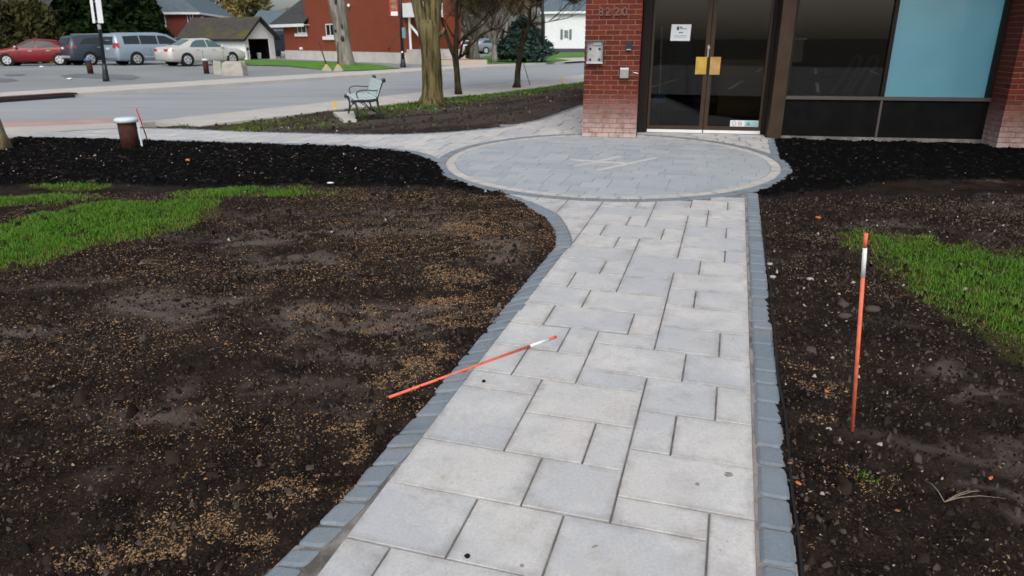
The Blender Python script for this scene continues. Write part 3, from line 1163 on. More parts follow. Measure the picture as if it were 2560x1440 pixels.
# ================================================================== SOIL BEDS
mulch_left = P2([(45, 343), (150, 346), (250, 348), (480, 354), (700, 361), (850, 366), (960, 374), (1030, 382), (1065, 394), (1100, 412), (1120, 435), (1180, 462), (1240, 484), (1262, 492), (1215, 484), (1160, 470), (1090, 460), (1000, 463), (900, 463), (700, 461), (520, 459), (400, 459), (150, 461), (-250, 470), (-400, 400), (-100, 372), (20, 366)])
mulch_right = P2([(1922, 350), (1960, 349), (2200, 352), (2700, 366), (2900, 440), (2560, 445), (2300, 447), (2200, 455), (2070, 472), (1985, 481), (1895, 486), (1890, 475), (1955, 450), (1976, 430), (1950, 405)])
tan_spots = [(1150, 680, .25), (1145, 800, .16), (970, 820, .16), (1175, 570, .25), (560, 1290, .14), (430, 1340, .18), (330, 1380, .15), (850, 1120, .10), (960, 940, .12), (1060, 905, .10), (890, 1230, .06), (1090, 750, .22), (650, 1300, .10), (760, 1190, .12), (860, 780, .2), (1130, 870, .1), (2040, 970, .10), (2060, 1180, .10), (2150, 1180, .10), (2000, 900, .1), (2260, 1250, .1), (1990, 1060, .06), (820, 1060, .08)]
tan_w = [(*at(a, b)[:2], r) for a, b, r in tan_spots]
dry_spots = [(330, 1050, .22), (640, 940, .12), (780, 800, .3), (650, 590, .45), (850, 575, .4), (480, 760, .4), (1230, 600, .2), (1190, 640, .2), (1350, 560, .15), (380, 960, .2), (2280, 800, .22), (2350, 900, .25), (2420, 1250, .12), (2330, 1020, .12), (2450, 980, .2), (200, 1200, .2), (720, 660, .4), (1100, 560, .3)]
dry_w = [(*at(a, b)[:2], r) for a, b, r in dry_spots]
grass_px_left = [[(-150, 575), (0, 560), (60, 532), (150, 522), (250, 507), (350, 501), (450, 496), (562, 500), (555, 520), (480, 560), (440, 580), (330, 600), (250, 610), (180, 630), (100, 660), (0, 672), (-150, 690)],
                 [(-100, 490), (0, 492), (60, 486), (200, 481), (290, 497), (200, 505), (100, 510), (-100, 520)],
                 [(60, 460), (140, 452), (285, 452), (280, 468), (180, 475), (80, 470)],
                 [(400, 484), (500, 470), (640, 467), (760, 471), (862, 471), (862, 485), (700, 491), (560, 493), (440, 495)]]
grass_px_right = [[(2090, 582), (2170, 572), (2240, 575), (2300, 592), (2380, 612), (2450, 606), (2560, 626), (2800, 650), (2800, 1010), (2560, 905), (2500, 862), (2420, 816), (2360, 790), (2280, 730), (2220, 690), (2150, 640)]]
grass_left = [P2(p) for p in grass_px_left]
grass_right = [P2(p) for p in grass_px_right]


ZS = -0.003


def spot_field(x, y, spots):
    r = np.zeros(np.shape(x))
    for sx, sy, sr in spots:
        r = np.maximum(r, np.exp(-((x - sx) ** 2 + (y - sy) ** 2) / (2 * (sr * .6) ** 2)))
    return r


def soil_h(x, y, amp=1.0):
    s = fbm(x, y, 1.3, 3, 0) * 0.050 + fbm(x, y, 5, 4, 2) * 0.036 + fbm(x, y, 20, 3, 4) * 0.020
    return (s - 0.064) * amp


def soft(x, y, poly, w=0.05):
    a = np.zeros(np.shape(x))
    for dx, dy in ((0, 0), (w, 0), (-w, 0), (0, w), (0, -w)):
        jx = (fbm(x, y, 9, 3, 1) - .5) * 0.14
        jy = (fbm(x, y, 9, 3, 5) - .5) * 0.14
        a = a + inside(x + dx + jx, y + dy + jy, poly)
    return a / 5


def masks(x, y, far=False):
    mu = np.maximum(soft(x, y, mulch_left), soft(x, y, mulch_right))
    wx = x + (fbm(x, y, 1.6, 3, 2) - .5) * .9
    wy = y + (fbm(x, y, 1.6, 3, 7) - .5) * .5
    dry = np.clip(spot_field(wx, wy, dry_w) * 1.5 - 0.25 + (fbm(wx * .55, wy * 1.5, 1.9, 5, 3) - .53) * 4.2, 0, 1)
    dry = dry * np.clip((fbm(wx * .7, wy * 1.3, 9, 4, 6) - .36) * 5, 0, 1)
    gr = np.zeros(np.shape(x))
    for p in grass_left + grass_right:
        gr = np.maximum(gr, soft(x, y, p, 0.03) * .55)
    return mu, dry * (1 - mu), gr * (1 - mu)


def soil_bed(name, poly, step, zoff, amp=1.0, far=False):
    xs = np.arange(min(p[0] for p in poly), max(p[0] for p in poly), step)
    ys = np.arange(min(p[1] for p in poly), max(p[1] for p in poly), step)
    X, Y = np.meshgrid(xs, ys)
    keep = inside(X, Y, poly)
    cell = keep[:-1, :-1] | keep[1:, :-1] | keep[:-1, 1:] | keep[1:, 1:]
    used = np.zeros(X.shape, bool)
    for a, b in ((0, 0), (1, 0), (0, 1), (1, 1)):
        used[a:a + cell.shape[0], b:b + cell.shape[1]] |= cell
    idx = -np.ones(X.shape, int)
    idx[used] = np.arange(used.sum())
    x, y = X[used], Y[used]
    mu, dry, gr = masks(x, y)
    if far:
        mu = np.zeros(x.shape)
        dry = np.clip((fbm(x, y, 1.1, 4, 3) - .40) * 3, 0, .75)
        gr = np.clip((fbm(x, y, 1.3, 5, 5) - .41) * 5, 0, .9)
        s_ = x * NS[0] + y * NS[1]
        gr = np.maximum(gr * np.clip((s_ - 9.3) / 1.5, 0, 1), np.clip((s_ - 11.2) / .8, 0, .9) * np.clip((fbm(x, y, 3, 4, 1) - .25) * 3, 0, 1) * (y > 18.0))
        mu = np.clip(1 - (s_ - 8.6) / 1.4, 0, .35)
        dry = np.clip(dry + .30, 0, 1)
    h = soil_h(x, y, amp)
    z = terr(x, y) + zoff + h + mu * 0.02 * amp
    q = np.stack([idx[:-1, :-1][cell], idx[:-1, 1:][cell], idx[1:, 1:][cell], idx[1:, :-1][cell]], 1)
    o = big_mesh(name, np.stack([x, y, z], 1), q, M['soil'], kind='structure', smooth=True)
    ca = o.data.color_attributes.new('kind', 'FLOAT_COLOR', 'POINT')
    c = np.stack([mu, dry, gr, np.ones(len(x))], 1).astype(np.float32)
    ca.data.foreach_set('color', c.ravel())
    return o


o1 = offset(out1, -0.015)
o2 = offset(out2, -0.015)
aa0 = cang(o2[-1])
aa1 = cang(lo_l[-1])
if aa0 < 0:
    aa0 += 2 * math.pi
if aa1 < 0:
    aa1 += 2 * math.pi
left_bed = out1 + out2[1:] + arc(R3 - .02, aa0, aa1, 12) + lo_l[::-1] + P2([(-150, 352), (-700, 372)], 0.0) + [(-6.5, 4.0), (-3.2, 1.2), (-1.9, 0.5), (-1.6, 0.4)]
left_bed = [tuple(p) for p in left_bed]
soil_left = soil_bed('soil_bed', left_bed, 0.022, ZS)
right_bed = [w2(RB1 + .004, 0.9), w2(RB1 + .004, vtop - .02)] + arc(R3 - .02, cang(w2(RB1, vtop)), cang(at(1955, 400)[:2]), 14) + P2([(1952, 398), (1938, 345)]) + [bw(2.75, 0.265), bw(9.5, 0.265), (11.0, 6.0), (4.5, 1.5), (1.4, 0.3)]
right_bed = [tuple(p) for p in right_bed]
soil_right = soil_bed('soil_bed', right_bed, 0.024, ZS)
far_bed = [bw(0.10, 1.0)] + [bw(0.1, 26)] + [rp(36, 12.35), rp(22, 12.35), rp(18, 12.5), rp(14, 12.7), rp(10, 13.0)] + P2([(345, 318.4)], 0.0) + up_l[::-1]
far_bed = [tuple(p) for p in far_bed]
soil_far = soil_bed('planting_bed', far_bed, 0.07, -0.02, 1.3, True)


# ---- loose stuff on the soil: seed, crumbs, mulch, pebbles
def scatter_pts(n, box_, poly, dens):
    x = rng.uniform(box_[0], box_[1], n)
    y = rng.uniform(box_[2], box_[3], n)
    k = inside(x, y, poly)
    x, y = x[k], y[k]
    k = rng.random(len(x)) < dens(x, y)
    return x[k], y[k]


def bits(name, x, y, size, aspect, mats, weights, flat=0.35, lift=0.0, amp=1.0, zoff=ZS, mul=None):
    """irregular little four-sided lumps lying on the soil"""
    n = len(x)
    L = size * np.clip(np.exp(rng.normal(0, .42, n)), .35, 2.8)
    Wd = L * aspect * rng.uniform(0.7, 1.3, n)
    Hh = np.minimum(L, Wd) * flat * rng.uniform(0.7, 1.6, n)
    t = rng.uniform(0, 2 * np.pi, n)
    c, s = np.cos(t), np.sin(t)
    mu = masks(x, y)[0] if mul else 0
    z = terr(x, y) + zoff + soil_h(x, y, amp) + mu * 0.02 * amp + lift
    base = np.array([(-1, -.6, 0), (1, -.5, 0), (.8, .7, 0), (-.9, .5, 0), (-.5, -.2, 1), (.6, .1, 1)])
    jit = rng.uniform(-.25, .25, (n, 6, 3))
    b = base[None] + jit
    lx = b[..., 0] * L[:, None] / 2
    ly = b[..., 1] * Wd[:, None] / 2
    lz = b[..., 2] * Hh[:, None]
    lz = lz + lx * rng.uniform(-.35, .35, n)[:, None]
    V = np.stack([x[:, None] + lx * c[:, None] - ly * s[:, None], y[:, None] + lx * s[:, None] + ly * c[:, None], z[:, None] + lz], 2)
    f = np.array([(0, 1, 5, 4), (2, 3, 4, 5), (1, 2, 5, 5), (3, 0, 4, 4)])
    f4 = f[:2]
    f3 = np.array([(1, 2, 5), (3, 0, 4)])
    tri = np.concatenate([np.array([(0, 1, 5), (0, 5, 4), (2, 3, 4), (2, 4, 5)]), f3])
    F = (np.arange(n) * 6)[:, None, None] + tri[None]
    mi = np.repeat(rng.choice(len(mats), n, p=weights), len(tri))
    return big_mesh(name, V.reshape(-1, 3), F.reshape(-1, 3), mats, mi)


def seed_dens(x, y):
    wx = x + (fbm(x, y, 2.3, 4, 1) - .5) * .55
    wy = y + (fbm(x, y, 2.3, 4, 6) - .5) * .35
    d = spot_field(wx, wy, tan_w)
    st = np.clip((fbm(wx * .5 + wy * .25, wy * 1.6, 2.2, 5, 2) - .515) * 9, 0, 1)
    mu, dry, gr = masks(x, y)
    return np.clip(0.022 + .07 * np.clip((fbm(x, y, 1.8, 3, 5) - .4) * 4, 0, 1) + np.clip(d * 2.3 - .12, 0, 1) * np.clip((fbm(wx * .6, wy * 1.5, 8, 4, 3) - .40) * 6, 0, 1) + st * .20 * np.clip(1.15 + x * .28, .12, 1), 0, 1) * (1 - mu * .97) * (1 - gr) * (1 - dry * .6)


NEARL = (-4.8, 0.9, 0.9, 7.4)
x, y = scatter_pts(880000, NEARL, left_bed, seed_dens)
bits('grass_seed', x, y, 0.0062, 0.40, [M['seed_a'], M['seed_b'], M['seed_c']], [.46, .24, .30], 0.7, 0.001)
x, y = scatter_pts(260000, (0.6, 5.5, 0.9, 6.5), right_bed, seed_dens)
bits('grass_seed', x, y, 0.0064, 0.40, [M['seed_a'], M['seed_b'], M['seed_c']], [.40, .25, .35], 0.7, 0.001)
x, y = scatter_pts(150000, NEARL, left_bed, lambda x, y: (1 - masks(x, y)[0]) * .55 * np.clip((fbm(x, y, 3, 3, 1) - .3) * 3, .15, 1))
bits('soil_crumbs', x, y, 0.011, 0.75, [M['clod'], M['clod2'], M['clod3']], [.40, .22, .38], 0.8, -0.001)
x, y = scatter_pts(80000, (0.6, 5.5, 0.9, 6.8), right_bed, lambda x, y: (1 - masks(x, y)[0]) * .6)
bits('soil_crumbs', x, y, 0.012, 0.75, [M['clod'], M['clod2'], M['clod3']], [.40, .24, .36], 0.8, -0.001)
x, y = scatter_pts(90000, (-9.5, .5, 5.5, 13.5), left_bed, lambda x, y: masks(x, y)[0] * .95)
bits('mulch', x, y, 0.034, 0.26, [M['chip_black'], M['chip_grey'], M['clod3'], M['clod2']], [.80, .10, .085, .015], 0.7, 0.0, mul=True)
x, y = scatter_pts(60000, (2.4, 9.5, 5.0, 10.5), right_bed, lambda x, y: masks(x, y)[0] * .9)
bits('mulch', x, y, 0.034, 0.26, [M['chip_black'], M['chip_grey'], M['clod3']], [.90, .06, .04], 0.7, 0.0, mul=True)
x, y = scatter_pts(2600, (-9, 0.3, 1, 12), left_bed, lambda x, y: np.where(masks(x, y)[0] > .5, .35, .05))
bits('pebbles', x, y, 0.013, 0.8, [M['pebble'], M['rootstraw'], M['leaf_orange']], [.66, .31, .03], 0.6, 0.004, mul=True)
x, y = scatter_pts(2600, (0.6, 6, 1, 10), right_bed, lambda x, y: np.where(masks(x, y)[0] > .5, .05, .16) + .3 * np.exp(-(x * UU[0] + y * UU[1] - .5) ** 2 / .03))
bits('pebbles', x, y, 0.014, 0.8, [M['pebble'], M['rootstraw'], M['leaf_orange']], [.73, .26, .01], 0.6, 0.004, mul=True)
x, y = scatter_pts(60000, (-7, 4, 10.5, 30), far_bed, lambda x, y: .25 + 0 * x)
bits('soil_crumbs', x, y, 0.030, 0.7, [M['clod3'], M['clod2'], M['pebble']], [.55, .44, .01], 0.7, 0.0, 1.3, -0.02)


x, y = scatter_pts(9000, NEARL, left_bed, lambda x, y: (1 - masks(x, y)[0]) * .8 * np.clip((fbm(x, y, 2.6, 4, 4) - .46) * 7, 0, 1))
bits('soil_clods', x, y, 0.026, 0.8, [M['clod3'], M['clod'], M['clod2']], [.57, .39, .04], 0.65, -0.006)
x, y = scatter_pts(6000, (0.6, 5.5, 0.9, 6.8), right_bed, lambda x, y: (1 - masks(x, y)[0]) * .8 * np.clip((fbm(x, y, 2.6, 4, 4) - .46) * 7, 0, 1))
bits('soil_clods', x, y, 0.026, 0.8, [M['clod3'], M['clod'], M['clod2']], [.56, .39, .05], 0.65, -0.006)


# ---- grass
def grass(name, polys, n, hgt, box_, wid=0.0045, zoff=ZS, amp=1.0, dens=None, pale=.2, fall=0.0):
    x = rng.uniform(box_[0], box_[1], n)
    y = rng.uniform(box_[2], box_[3], n)
    k = np.zeros(n, bool)
    jx = (fbm(x, y, 5, 3, 1) - .5) * .35
    jy = (fbm(x, y, 5, 3, 4) - .5) * .35
    for p in polys:
        k |= inside(x + jx, y + jy, p)
    soft_d = np.zeros(n)
    if fall:
        for p in polys:
            e = np.zeros(n)
            for q in range(8):
                e = e + inside(x + jx + fall * math.cos(q * .785), y + jy + fall * .6 * math.sin(q * .785), p)
            soft_d = np.maximum(soft_d, e / 8)
    else:
        soft_d = soft_d + 1
    k &= (fbm(x, y, 5, 4, 2) + rng.uniform(-.22, .22, n)) > .37 + .22 * (1 - soft_d)
    k &= rng.random(n) < .12 + .88 * soft_d ** 1.5
    if dens is not None:
        k &= rng.random(n) < dens(x, y)
    x, y, soft_d = x[k], y[k], soft_d[k]
    n = len(x)
    h = (.45 + .55 * soft_d) * hgt * rng.uniform(.5, 1.35, n) * (0.55 + fbm(x, y, 4, 3, 3) * .95)
    t = rng.uniform(0, 2 * np.pi, n)
    b = rng.uniform(.15, .9, n) * h
    dx, dy = np.cos(t), np.sin(t)
    w = wid * rng.uniform(.6, 1.3, n)
    wx, wy = -dy * w, dx * w
    z = terr(x, y) + zoff + soil_h(x, y, amp) - .004
    V = np.stack([np.stack([x - wx, y - wy, z], 1), np.stack([x + wx, y + wy, z], 1),
                  np.stack([x + dx * b * .35 - wx * .8, y + dy * b * .35 - wy * .8, z + h * .6], 1), np.stack([x + dx * b * .35 + wx * .8, y + dy * b * .35 + wy * .8, z + h * .6], 1),
                  np.stack([x + dx * b, y + dy * b, z + h * .97], 1)], 1)
    tri = np.array([(0, 1, 3), (0, 3, 2), (2, 3, 4)])
    F = (np.arange(n) * 5)[:, None, None] + tri[None]
    r_ = rng.random(n) - .35 * (1 - soft_d) - .25 * (fbm(x, y, 2.2, 3, 6) - .5)
    mi = np.repeat(np.where(r_ < pale * .22, 2, np.where(r_ < pale, 1, 0)), 3)
    return big_mesh(name, V.reshape(-1, 3), F.reshape(-1, 3), [M['blade'], M['blade2'], M['blade3']], mi)


grass('grass', grass_left, 430000, 0.038, (-7.5, -1.0, 4.3, 8.2), 0.0023, pale=.30, fall=.30)
grass('grass', grass_right, 310000, 0.031, (1.6, 6.5, 2.5, 6.0), 0.0020, pale=.36, fall=.26)
grass('grass', [far_bed], 120000, 0.05, (-7, 5, 11, 34), 0.010, -0.02, 1.3, lambda x, y: np.clip((fbm(x, y, 1.7, 5, 5) - .5) * 2.2, 0, .8) * np.clip((x * NS[0] + y * NS[1] - 9.5) / 2, 0.05, 1) + np.where((y > 18) & (x * NS[0] + y * NS[1] > 11.2), .5, 0), .45)
tuft = at(2153, 1195)
grass('grass', [[(tuft.x - .04, tuft.y - .04), (tuft.x + .04, tuft.y - .04), (tuft.x + .04, tuft.y + .04), (tuft.x - .04, tuft.y + .04)]], 60, 0.026, (tuft.x - .05, tuft.x + .05, tuft.y - .05, tuft.y + .05), .003)

# ---- a few single finds on the soil
def soil_z(p):
    return float(terr(p.x, p.y) + ZS + soil_h(np.array([p.x]), np.array([p.y]))[0])


for (px, py, L, lab) in [(2065, 968, .034, 'orange dry leaf curl on the soil left of the standing marker stake'), (1995, 1211, .026, 'orange dry leaf curl lying against the right kerb stones'), (2045, 548, .05, 'small orange leaf on dark soil above the right grass patch'), (1948, 494, .04, 'small orange leaf beside the right edge of the paved circle'), (1240, 0, 0, ''), (470, 405, .08, 'orange leaf on the black mulch near the metal capped bollard')]:
    if L == 0:
        continue
    p = at(px, py)
    mb = MB()
    a = random.uniform(-.9, -.3)
    e = Vector((math.cos(a), math.sin(a), 0))
    mb.tube([Vector((p.x, p.y, soil_z(p) + L * .22 + (.02 if py < 420 else 0))) + e * L * k for k in (-.5, -.35, 0, .35, .5)], [L * .06, L * .2, L * .26, L * .2, L * .05], 7)
    tag(mb.build('dry_leaf', M['leaf_orange'], smooth=True), lab, 'leaf', 'orange dry leaves on the soil')
for i, (px, py, L, lab) in enumerate([(1925, 655, .05, 'pale stone beside the right kerb, level with the blue grey paver'), (2025, 698, .05, 'flat pale stone midway between the kerb and the standing stake'), (2012, 700, 0, ''), (1932, 690, .05, 'yellowish pale stone touching the right kerb edging'), (2135, 704, .04, 'small white stone just left of the standing stake'), (2072, 1070, .03, 'small rounded white stone left of the foot of the standing stake'), (2108, 765, .075, 'flat brown stone left of the middle of the standing stake'), (2112, 790, .09, 'larger flat brown stone left of the middle of the standing stake'), (2180, 775, .10, 'flat brown stone right of the standing stake'), (2108, 430, .06, 'bright white pebble on the black mulch below the dark window panel')]):
    if L == 0:
        continue
    p = at(px, py)
    m_ = M['pebble'] if 'brown' not in lab else M['clod2']
    tag(MB().ball((p.x, p.y, soil_z(p) + L * .1), L * .5, L * .38, L * .22, 8, 5, jit=.12).build('stone', m_, smooth=True), lab, 'stone', 'loose stones on the right soil')
p = at(2400, 1270)
for (px, py, ln, lab) in [(375, 660, .22, 'pale dead twig on soil below the left grass patch'), (2420, 1265, .22, 'pale root fibres on soil at the lower right')]:
    p = at(px, py)
    mb = MB()
    for k in range(4):
        a = random.uniform(-.9, 1.6)
        q = [Vector((p.x + math.cos(a) * ln * t * random.uniform(.8, 1.1) - ln * .4, p.y + math.sin(a) * ln * .6 * t, soil_z(p) + .012 + .02 * math.sin(t * 3))) for t in (0, .3, .6, 1)]
        mb.tube(q, [.0018, .0016, .0013, .0008], 5)
    tag(mb.build('dead_twig', M['rootstraw'], smooth=True), lab, 'twig')
for px, py, lab in [(1209, 955, 'black crumb of soil on a light paver by the fallen stake'), (1168, 1393, 'black crumb of soil on a light paver at the bottom of the path')]:
    p = at(px, py)
    tag(MB().ball((p.x, p.y, float(terr(p.x, p.y)) + .005), .010, .007, .008, 7, 5, jit=.3).build('soil_crumb', M['clod'], smooth=True), lab, 'crumb')


M['smear'] = mat('soil_smear', (0.20, 0.175, 0.15), 0.95, (0.30, 0.27, 0.24), 60)
for (px, py, r, lab) in [(1822, 1190, .024, 'thin brown soil smear on the large slab at the lower right of the path'), (1743, 1212, .013, 'dark crumbly soil mark left of the brown smear on the large slab'), (1305, 1413, .012, 'small brown soil spot on the slab at the very bottom of the path'), (1490, 1365, .010, 'round brown soil spot near the bottom middle of the path')]:
    p = at(px, py)
    mb = MB()
    for k in range(4 if r > .02 else 2):
        cx, cy = p.x + random.uniform(-1, 1) * r * (k > 0), p.y + random.uniform(-.8, .8) * r * (k > 0)
        rr_ = r * random.uniform(.35, .8)
        mb.ball((cx, cy, float(terr(cx, cy)) + .0012), rr_, rr_ * .6, .0012, 9, 4, jit=.35)
    tag(mb.build('soil_smear', M['smear']), lab, 'soil mark', 'soil marks on the slabs')


# ================================================================== STAKES
def stake(name, a, b, r, label, cat, mband=(0.86, 0.95), m_='orange', group=None):
    a, b = Vector(a), Vector(b)
    t = thing(name, label, cat, a, 0, group)
    d = b - a
    MB().tube([d * 0, d * mband[0]], r, 10).build('rod', M[m_], t, True)
    if mband[1] < 1:
        MB().tube([d * mband[0], d * mband[1]], r * 1.06, 10).build('reflective_band', M['tape'], t, True)
        MB().tube([d * mband[1], d], r, 10).build('tip', M[m_], t, True)
    return t


p = at(2132, 1076)
zf = soil_z(p)
top = atd(2165, 583, p.y)
stake('marker_stake', (p.x, p.y, zf - .02), top, 0.0078, 'orange marker stake with a white band standing in the soil right of the path', 'stake', (0.80, 0.935), group='snow marker stakes')
a = at(972, 992)
b = at(1390, 845)
stake('marker_stake', (a.x, a.y, soil_z(a) + 0.012), (b.x, b.y, float(terr(b.x, b.y)) + 0.0085), 0.0075, 'orange marker stake with a white band lying fallen across the left kerb', 'stake', (0.82, 0.948), group='snow marker stakes')
p = at(371, 356)
q = atd(341, 272, p.y - .25)
stake('marker_stake', (p.x, p.y, p.z), q, 0.010, 'thin red stake leaning beside the white capped bollard', 'stake', (1.0, 1.0), 'red')
p = at(1325, 213)
q = atd(1308, 155, p.y)
stake('marker_stake', (p.x, p.y, p.z), q, 0.012, 'thin dark rod standing in the grass verge right of the slender leaning tree', 'stake', (1.0, 1.0), 'bronze_dark')
for px, py, lab in [(836, 272, 'small yellow marker flag at the sidewalk left of the park bench'), (1405, 206, 'small yellow marker flag on the verge left of the brick pillar')]:
    p = at(px, py, 0.0)
    t = thing('marker_flag', lab, 'flag', p, 0, 'yellow marker flags')
    MB().cyl((0, 0, 0), (0, 0, .22), .006).build('wire', M['steel'], t)
    MB().prism([(-.045, 0, .0), (.045, 0, .0), (.03, 0, .17), (0, 0, .22), (-.03, 0, .17)], (0, .012, 0)).build('pennant', M['yellow'], t)

# ================================================================== NEAR BOLLARD
p = at(328, 371)
p.z = float(terr(p.x, p.y))
sc_ = 1 / 160.0
t = thing('bollard', 'thick rusty bollard with a pale blue cap and side strap near the path', 'bollard', (p.x, p.y, p.z - .02), R_(25))
MB().tube([(0, 0, 0), (0, 0, .45)], .135, 20).build('post', M['rust'], t, True)
mb = MB()
mb.tube([(0, 0, .425), (0, 0, .435), (0, 0, .475), (0, 0, .50), (0, 0, .505)], [.145, .172, .178, .15, .02], 22)
mb.build('cap', M['cap'], t, True)
MB().box(.148, .176, -.085, -.02, .06, .43).build('strap', M['cap'], t)
MB().box(.15, .172, -.06, -.045, .0, .06).build('strap_foot', M['steel'], t)


# ================================================================== PARK BENCH
pa, pb = at(925, 299), at(892, 281)
bc0 = Vector((-2.95, 14.75, float(terr(-2.95, 14.75))))
LD = Vector((-0.31, 0.95, 0)).normalized()
bench = thing('park_bench', 'green iron park bench with pale slats facing left by the street', 'bench', bc0, math.atan2(LD.y, LD.x))
# local x along the length (0..1.55), local y to the front (left)
def bench_frame(x0):
    mb = MB()
    w = 0.03
    def strip(pts, r):
        # flat cast iron bars seen from the side: y front, z up
        mb.tube([(x0, y, z) for y, z in pts], r, 8)
    strip([(-.33, 0), (-.27, .10), (-.235, .24), (-.21, .40), (-.235, .50), (-.275, .60), (-.32, .70), (-.345, .76)], [.022, .018, .02, .028, .03, .028, .027, .026])
    mb.ball((x0, -.37, .77), .03, .048, .048, 10, 7)
    strip([(-.21, .40), (-.12, .375), (0, .37), (.15, .375), (.25, .385)], [.028, .03, .026, .026, .03])
    mb.ball((x0, .27, .375), .032, .05, .05, 10, 7)
    strip([(.24, .36), (.205, .25), (.215, .12), (.25, 0)], [.028, .02, .018, .022])
    strip([(.235, .06), (.17, .17), (.06, .245), (-.04, .25), (-.14, .20), (-.25, .05)], .012)
    return mb


for x0 in (0.05, 1.5):
    bench_frame(x0).build('side_frame', M['green_iron'], bench, True)
    arm = MB()
    arm.tube([(x0, -.265, .575), (x0, -.15, .57), (x0, 0, .585), (x0, .10, .585), (x0, .17, .56), (x0, .195, .51), (x0, .18, .45), (x0, .15, .40)], .0115, 8)
    arm.build('armrest', M['green_iron'], bench, True)
for k in range(5):
    y = -.15 + k * .093
    z = .405 + (.012 if k in (0,) else 0) - .004 * (k == 4)
    MB().box(0.0, 1.55, y - .041, y + .041, z, z + .024).build('seat_slat', M['slat'], bench)
for k in range(4):
    t0 = k * .088 + .04
    c = Vector((.775, -.205 - .38 * t0 * .9, .455 + t0 * .90))
    MB().obox(c, (.775, 0, 0), (0, -.016, .038), (0, .011, .005)).build('back_slat', M['slat'], bench)
br = MB()
br.tube([(0.05, 0, .25), (.8, 0, .25), (1.5, 0, .25)], .011, 8)
br.build('stretcher', M['green_iron'], bench, True)
pq = [at(833, 283), at(884, 281), at(892, 303), at(860, 304)]
tag(MB().prism([(q.x, q.y, float(terr(q.x, q.y)) - .06) for q in pq], (0, 0, .09)).build('concrete_pad', M['concrete']), 'pale concrete pad let into the bed in front of the park bench', 'concrete pad')
p = at(930, 287)
tag(MB().ball((p.x, p.y, p.z + .03), .11, .07, .05, 9, 6, jit=.15).build('stone', M['pebble'], smooth=True), 'pale stone lying under the park bench', 'stone')

# ================================================================== OFFICE BUILDING
BZ = 0.27
bld = thing('office_building', 'red brick office building with glazed double doors, brick pillar and dark framed windows', 'building', (B0[0], B0[1], BZ), BY)
BL = 0.19
CH = 0.0677


def brick_box(parent, c, sx, sy, sz, as_part, mb):
    if as_part is None:
        mb.box(c[0] - sx / 2, c[0] + sx / 2, c[1] - sy / 2, c[1] + sy / 2, c[2] - sz / 2, c[2] + sz / 2)
        return
    key = (round(sx, 3), round(sy, 3))
    if key not in BRK:
        e = .004
        b = MB()
        r0 = [(-sx / 2 + a * e, -sy / 2 + a * e, s * sz / 2 + (-a * s) * 0) for a, s in ()]
        x, y, z = sx / 2, sy / 2, sz / 2
        v = []
        for (zz, k) in ((-z, e), (-z + e, 0), (z - e, 0), (z, e)):
            v += [(-x + k, -y + k, zz), (x - k, -y + k, zz), (x - k, y - k, zz), (-x + k, y - k, zz)]
        f = [(3, 2, 1, 0), (12, 13, 14, 15)]
        for i in range(3):
            for q in range(4):
                f.append((i * 4 + q, i * 4 + (q + 1) % 4, i * 4 + 4 + (q + 1) % 4, i * 4 + 4 + q))
        b.add(v, f)
        me = bpy.data.meshes.new('brick')
        me.from_pydata(b.v, [], b.f)
        me.materials.append(M['brick'])
        BRK[key] = me
    o = link('brick', BRK[key], parent, (c[0], c[1] + random.uniform(-.0015, .0015), c[2]))


BRK = {}
# pillar
pil = MB().box(.005, .780, .005, .92, -.3, 2.75).build('brick_pillar', M['mortar'], bld)
rest = MB()
for k in range(45):
    z = -.07 + (k + .5) * CH
    vis = z < 1.95
    off = 0 if k % 2 else -0.1
    # front face, 0..0.785 wide, running bond with cut bricks at the corners
    x = off
    while x < .78:
        a, b = max(x, 0), min(x + .19, .785)
        if b - a > .03:
            brick_box(pil, ((a + b) / 2, .045, z), b - a, .09, CH - .0095, vis or None, rest)
        x += .2
    y = .1 if k % 2 else .2
    yy = [(.1, .19)] if not k % 2 else []
    y0 = .1 if k % 2 else .2
    while y0 < .58:
        yy.append((y0, min(y0 + .19, .585)))
        y0 += .2
    for a, b in yy:
        if b - a > .03:
            brick_box(pil, (.74, (a + b) / 2, z), .09, b - a, CH - .0095, (z < 1.92) or None, rest)
            brick_box(pil, (.045, (a + b) / 2, z), .09, b - a, CH - .0095, None, rest)
    y0 = .59
    while y0 < .9:
        brick_box(pil, (.045, y0 + .1, z), .09, .19, CH - .0095, None, rest)
        y0 += .2
rest.build('brickwork', M['brick'], pil, kind='stuff')
# pier on the right
PX0, PY0 = 5.475, -.22
pier = MB().box(PX0 + .005, PX0 + 3.4, PY0 + .005, 1.2, -.3, 2.75).build('brick_pier', M['mortar'], bld)
rest = MB()
for k in range(45):
    z = -.07 + (k + .5) * CH
    x = PX0 + (0 if k % 2 else -.1)
    while x < PX0 + 3.4:
        a, b = max(x, PX0), x + .19
        brick_box(pier, ((a + b) / 2, PY0 + .045, z), b - a, .09, CH - .0095, True if (z < 1.0 and b < PX0 + .50) else None, rest)
        x += .2
    y0 = PY0 + (.1 if k % 2 else .0) + .005
    while y0 < .25:
        brick_box(pier, (PX0 + .045, y0 + .095, z), .09, .19, CH - .0095, None, rest)
        y0 += .2
rest.build('brickwork', M['brick'], pier, kind='stuff')
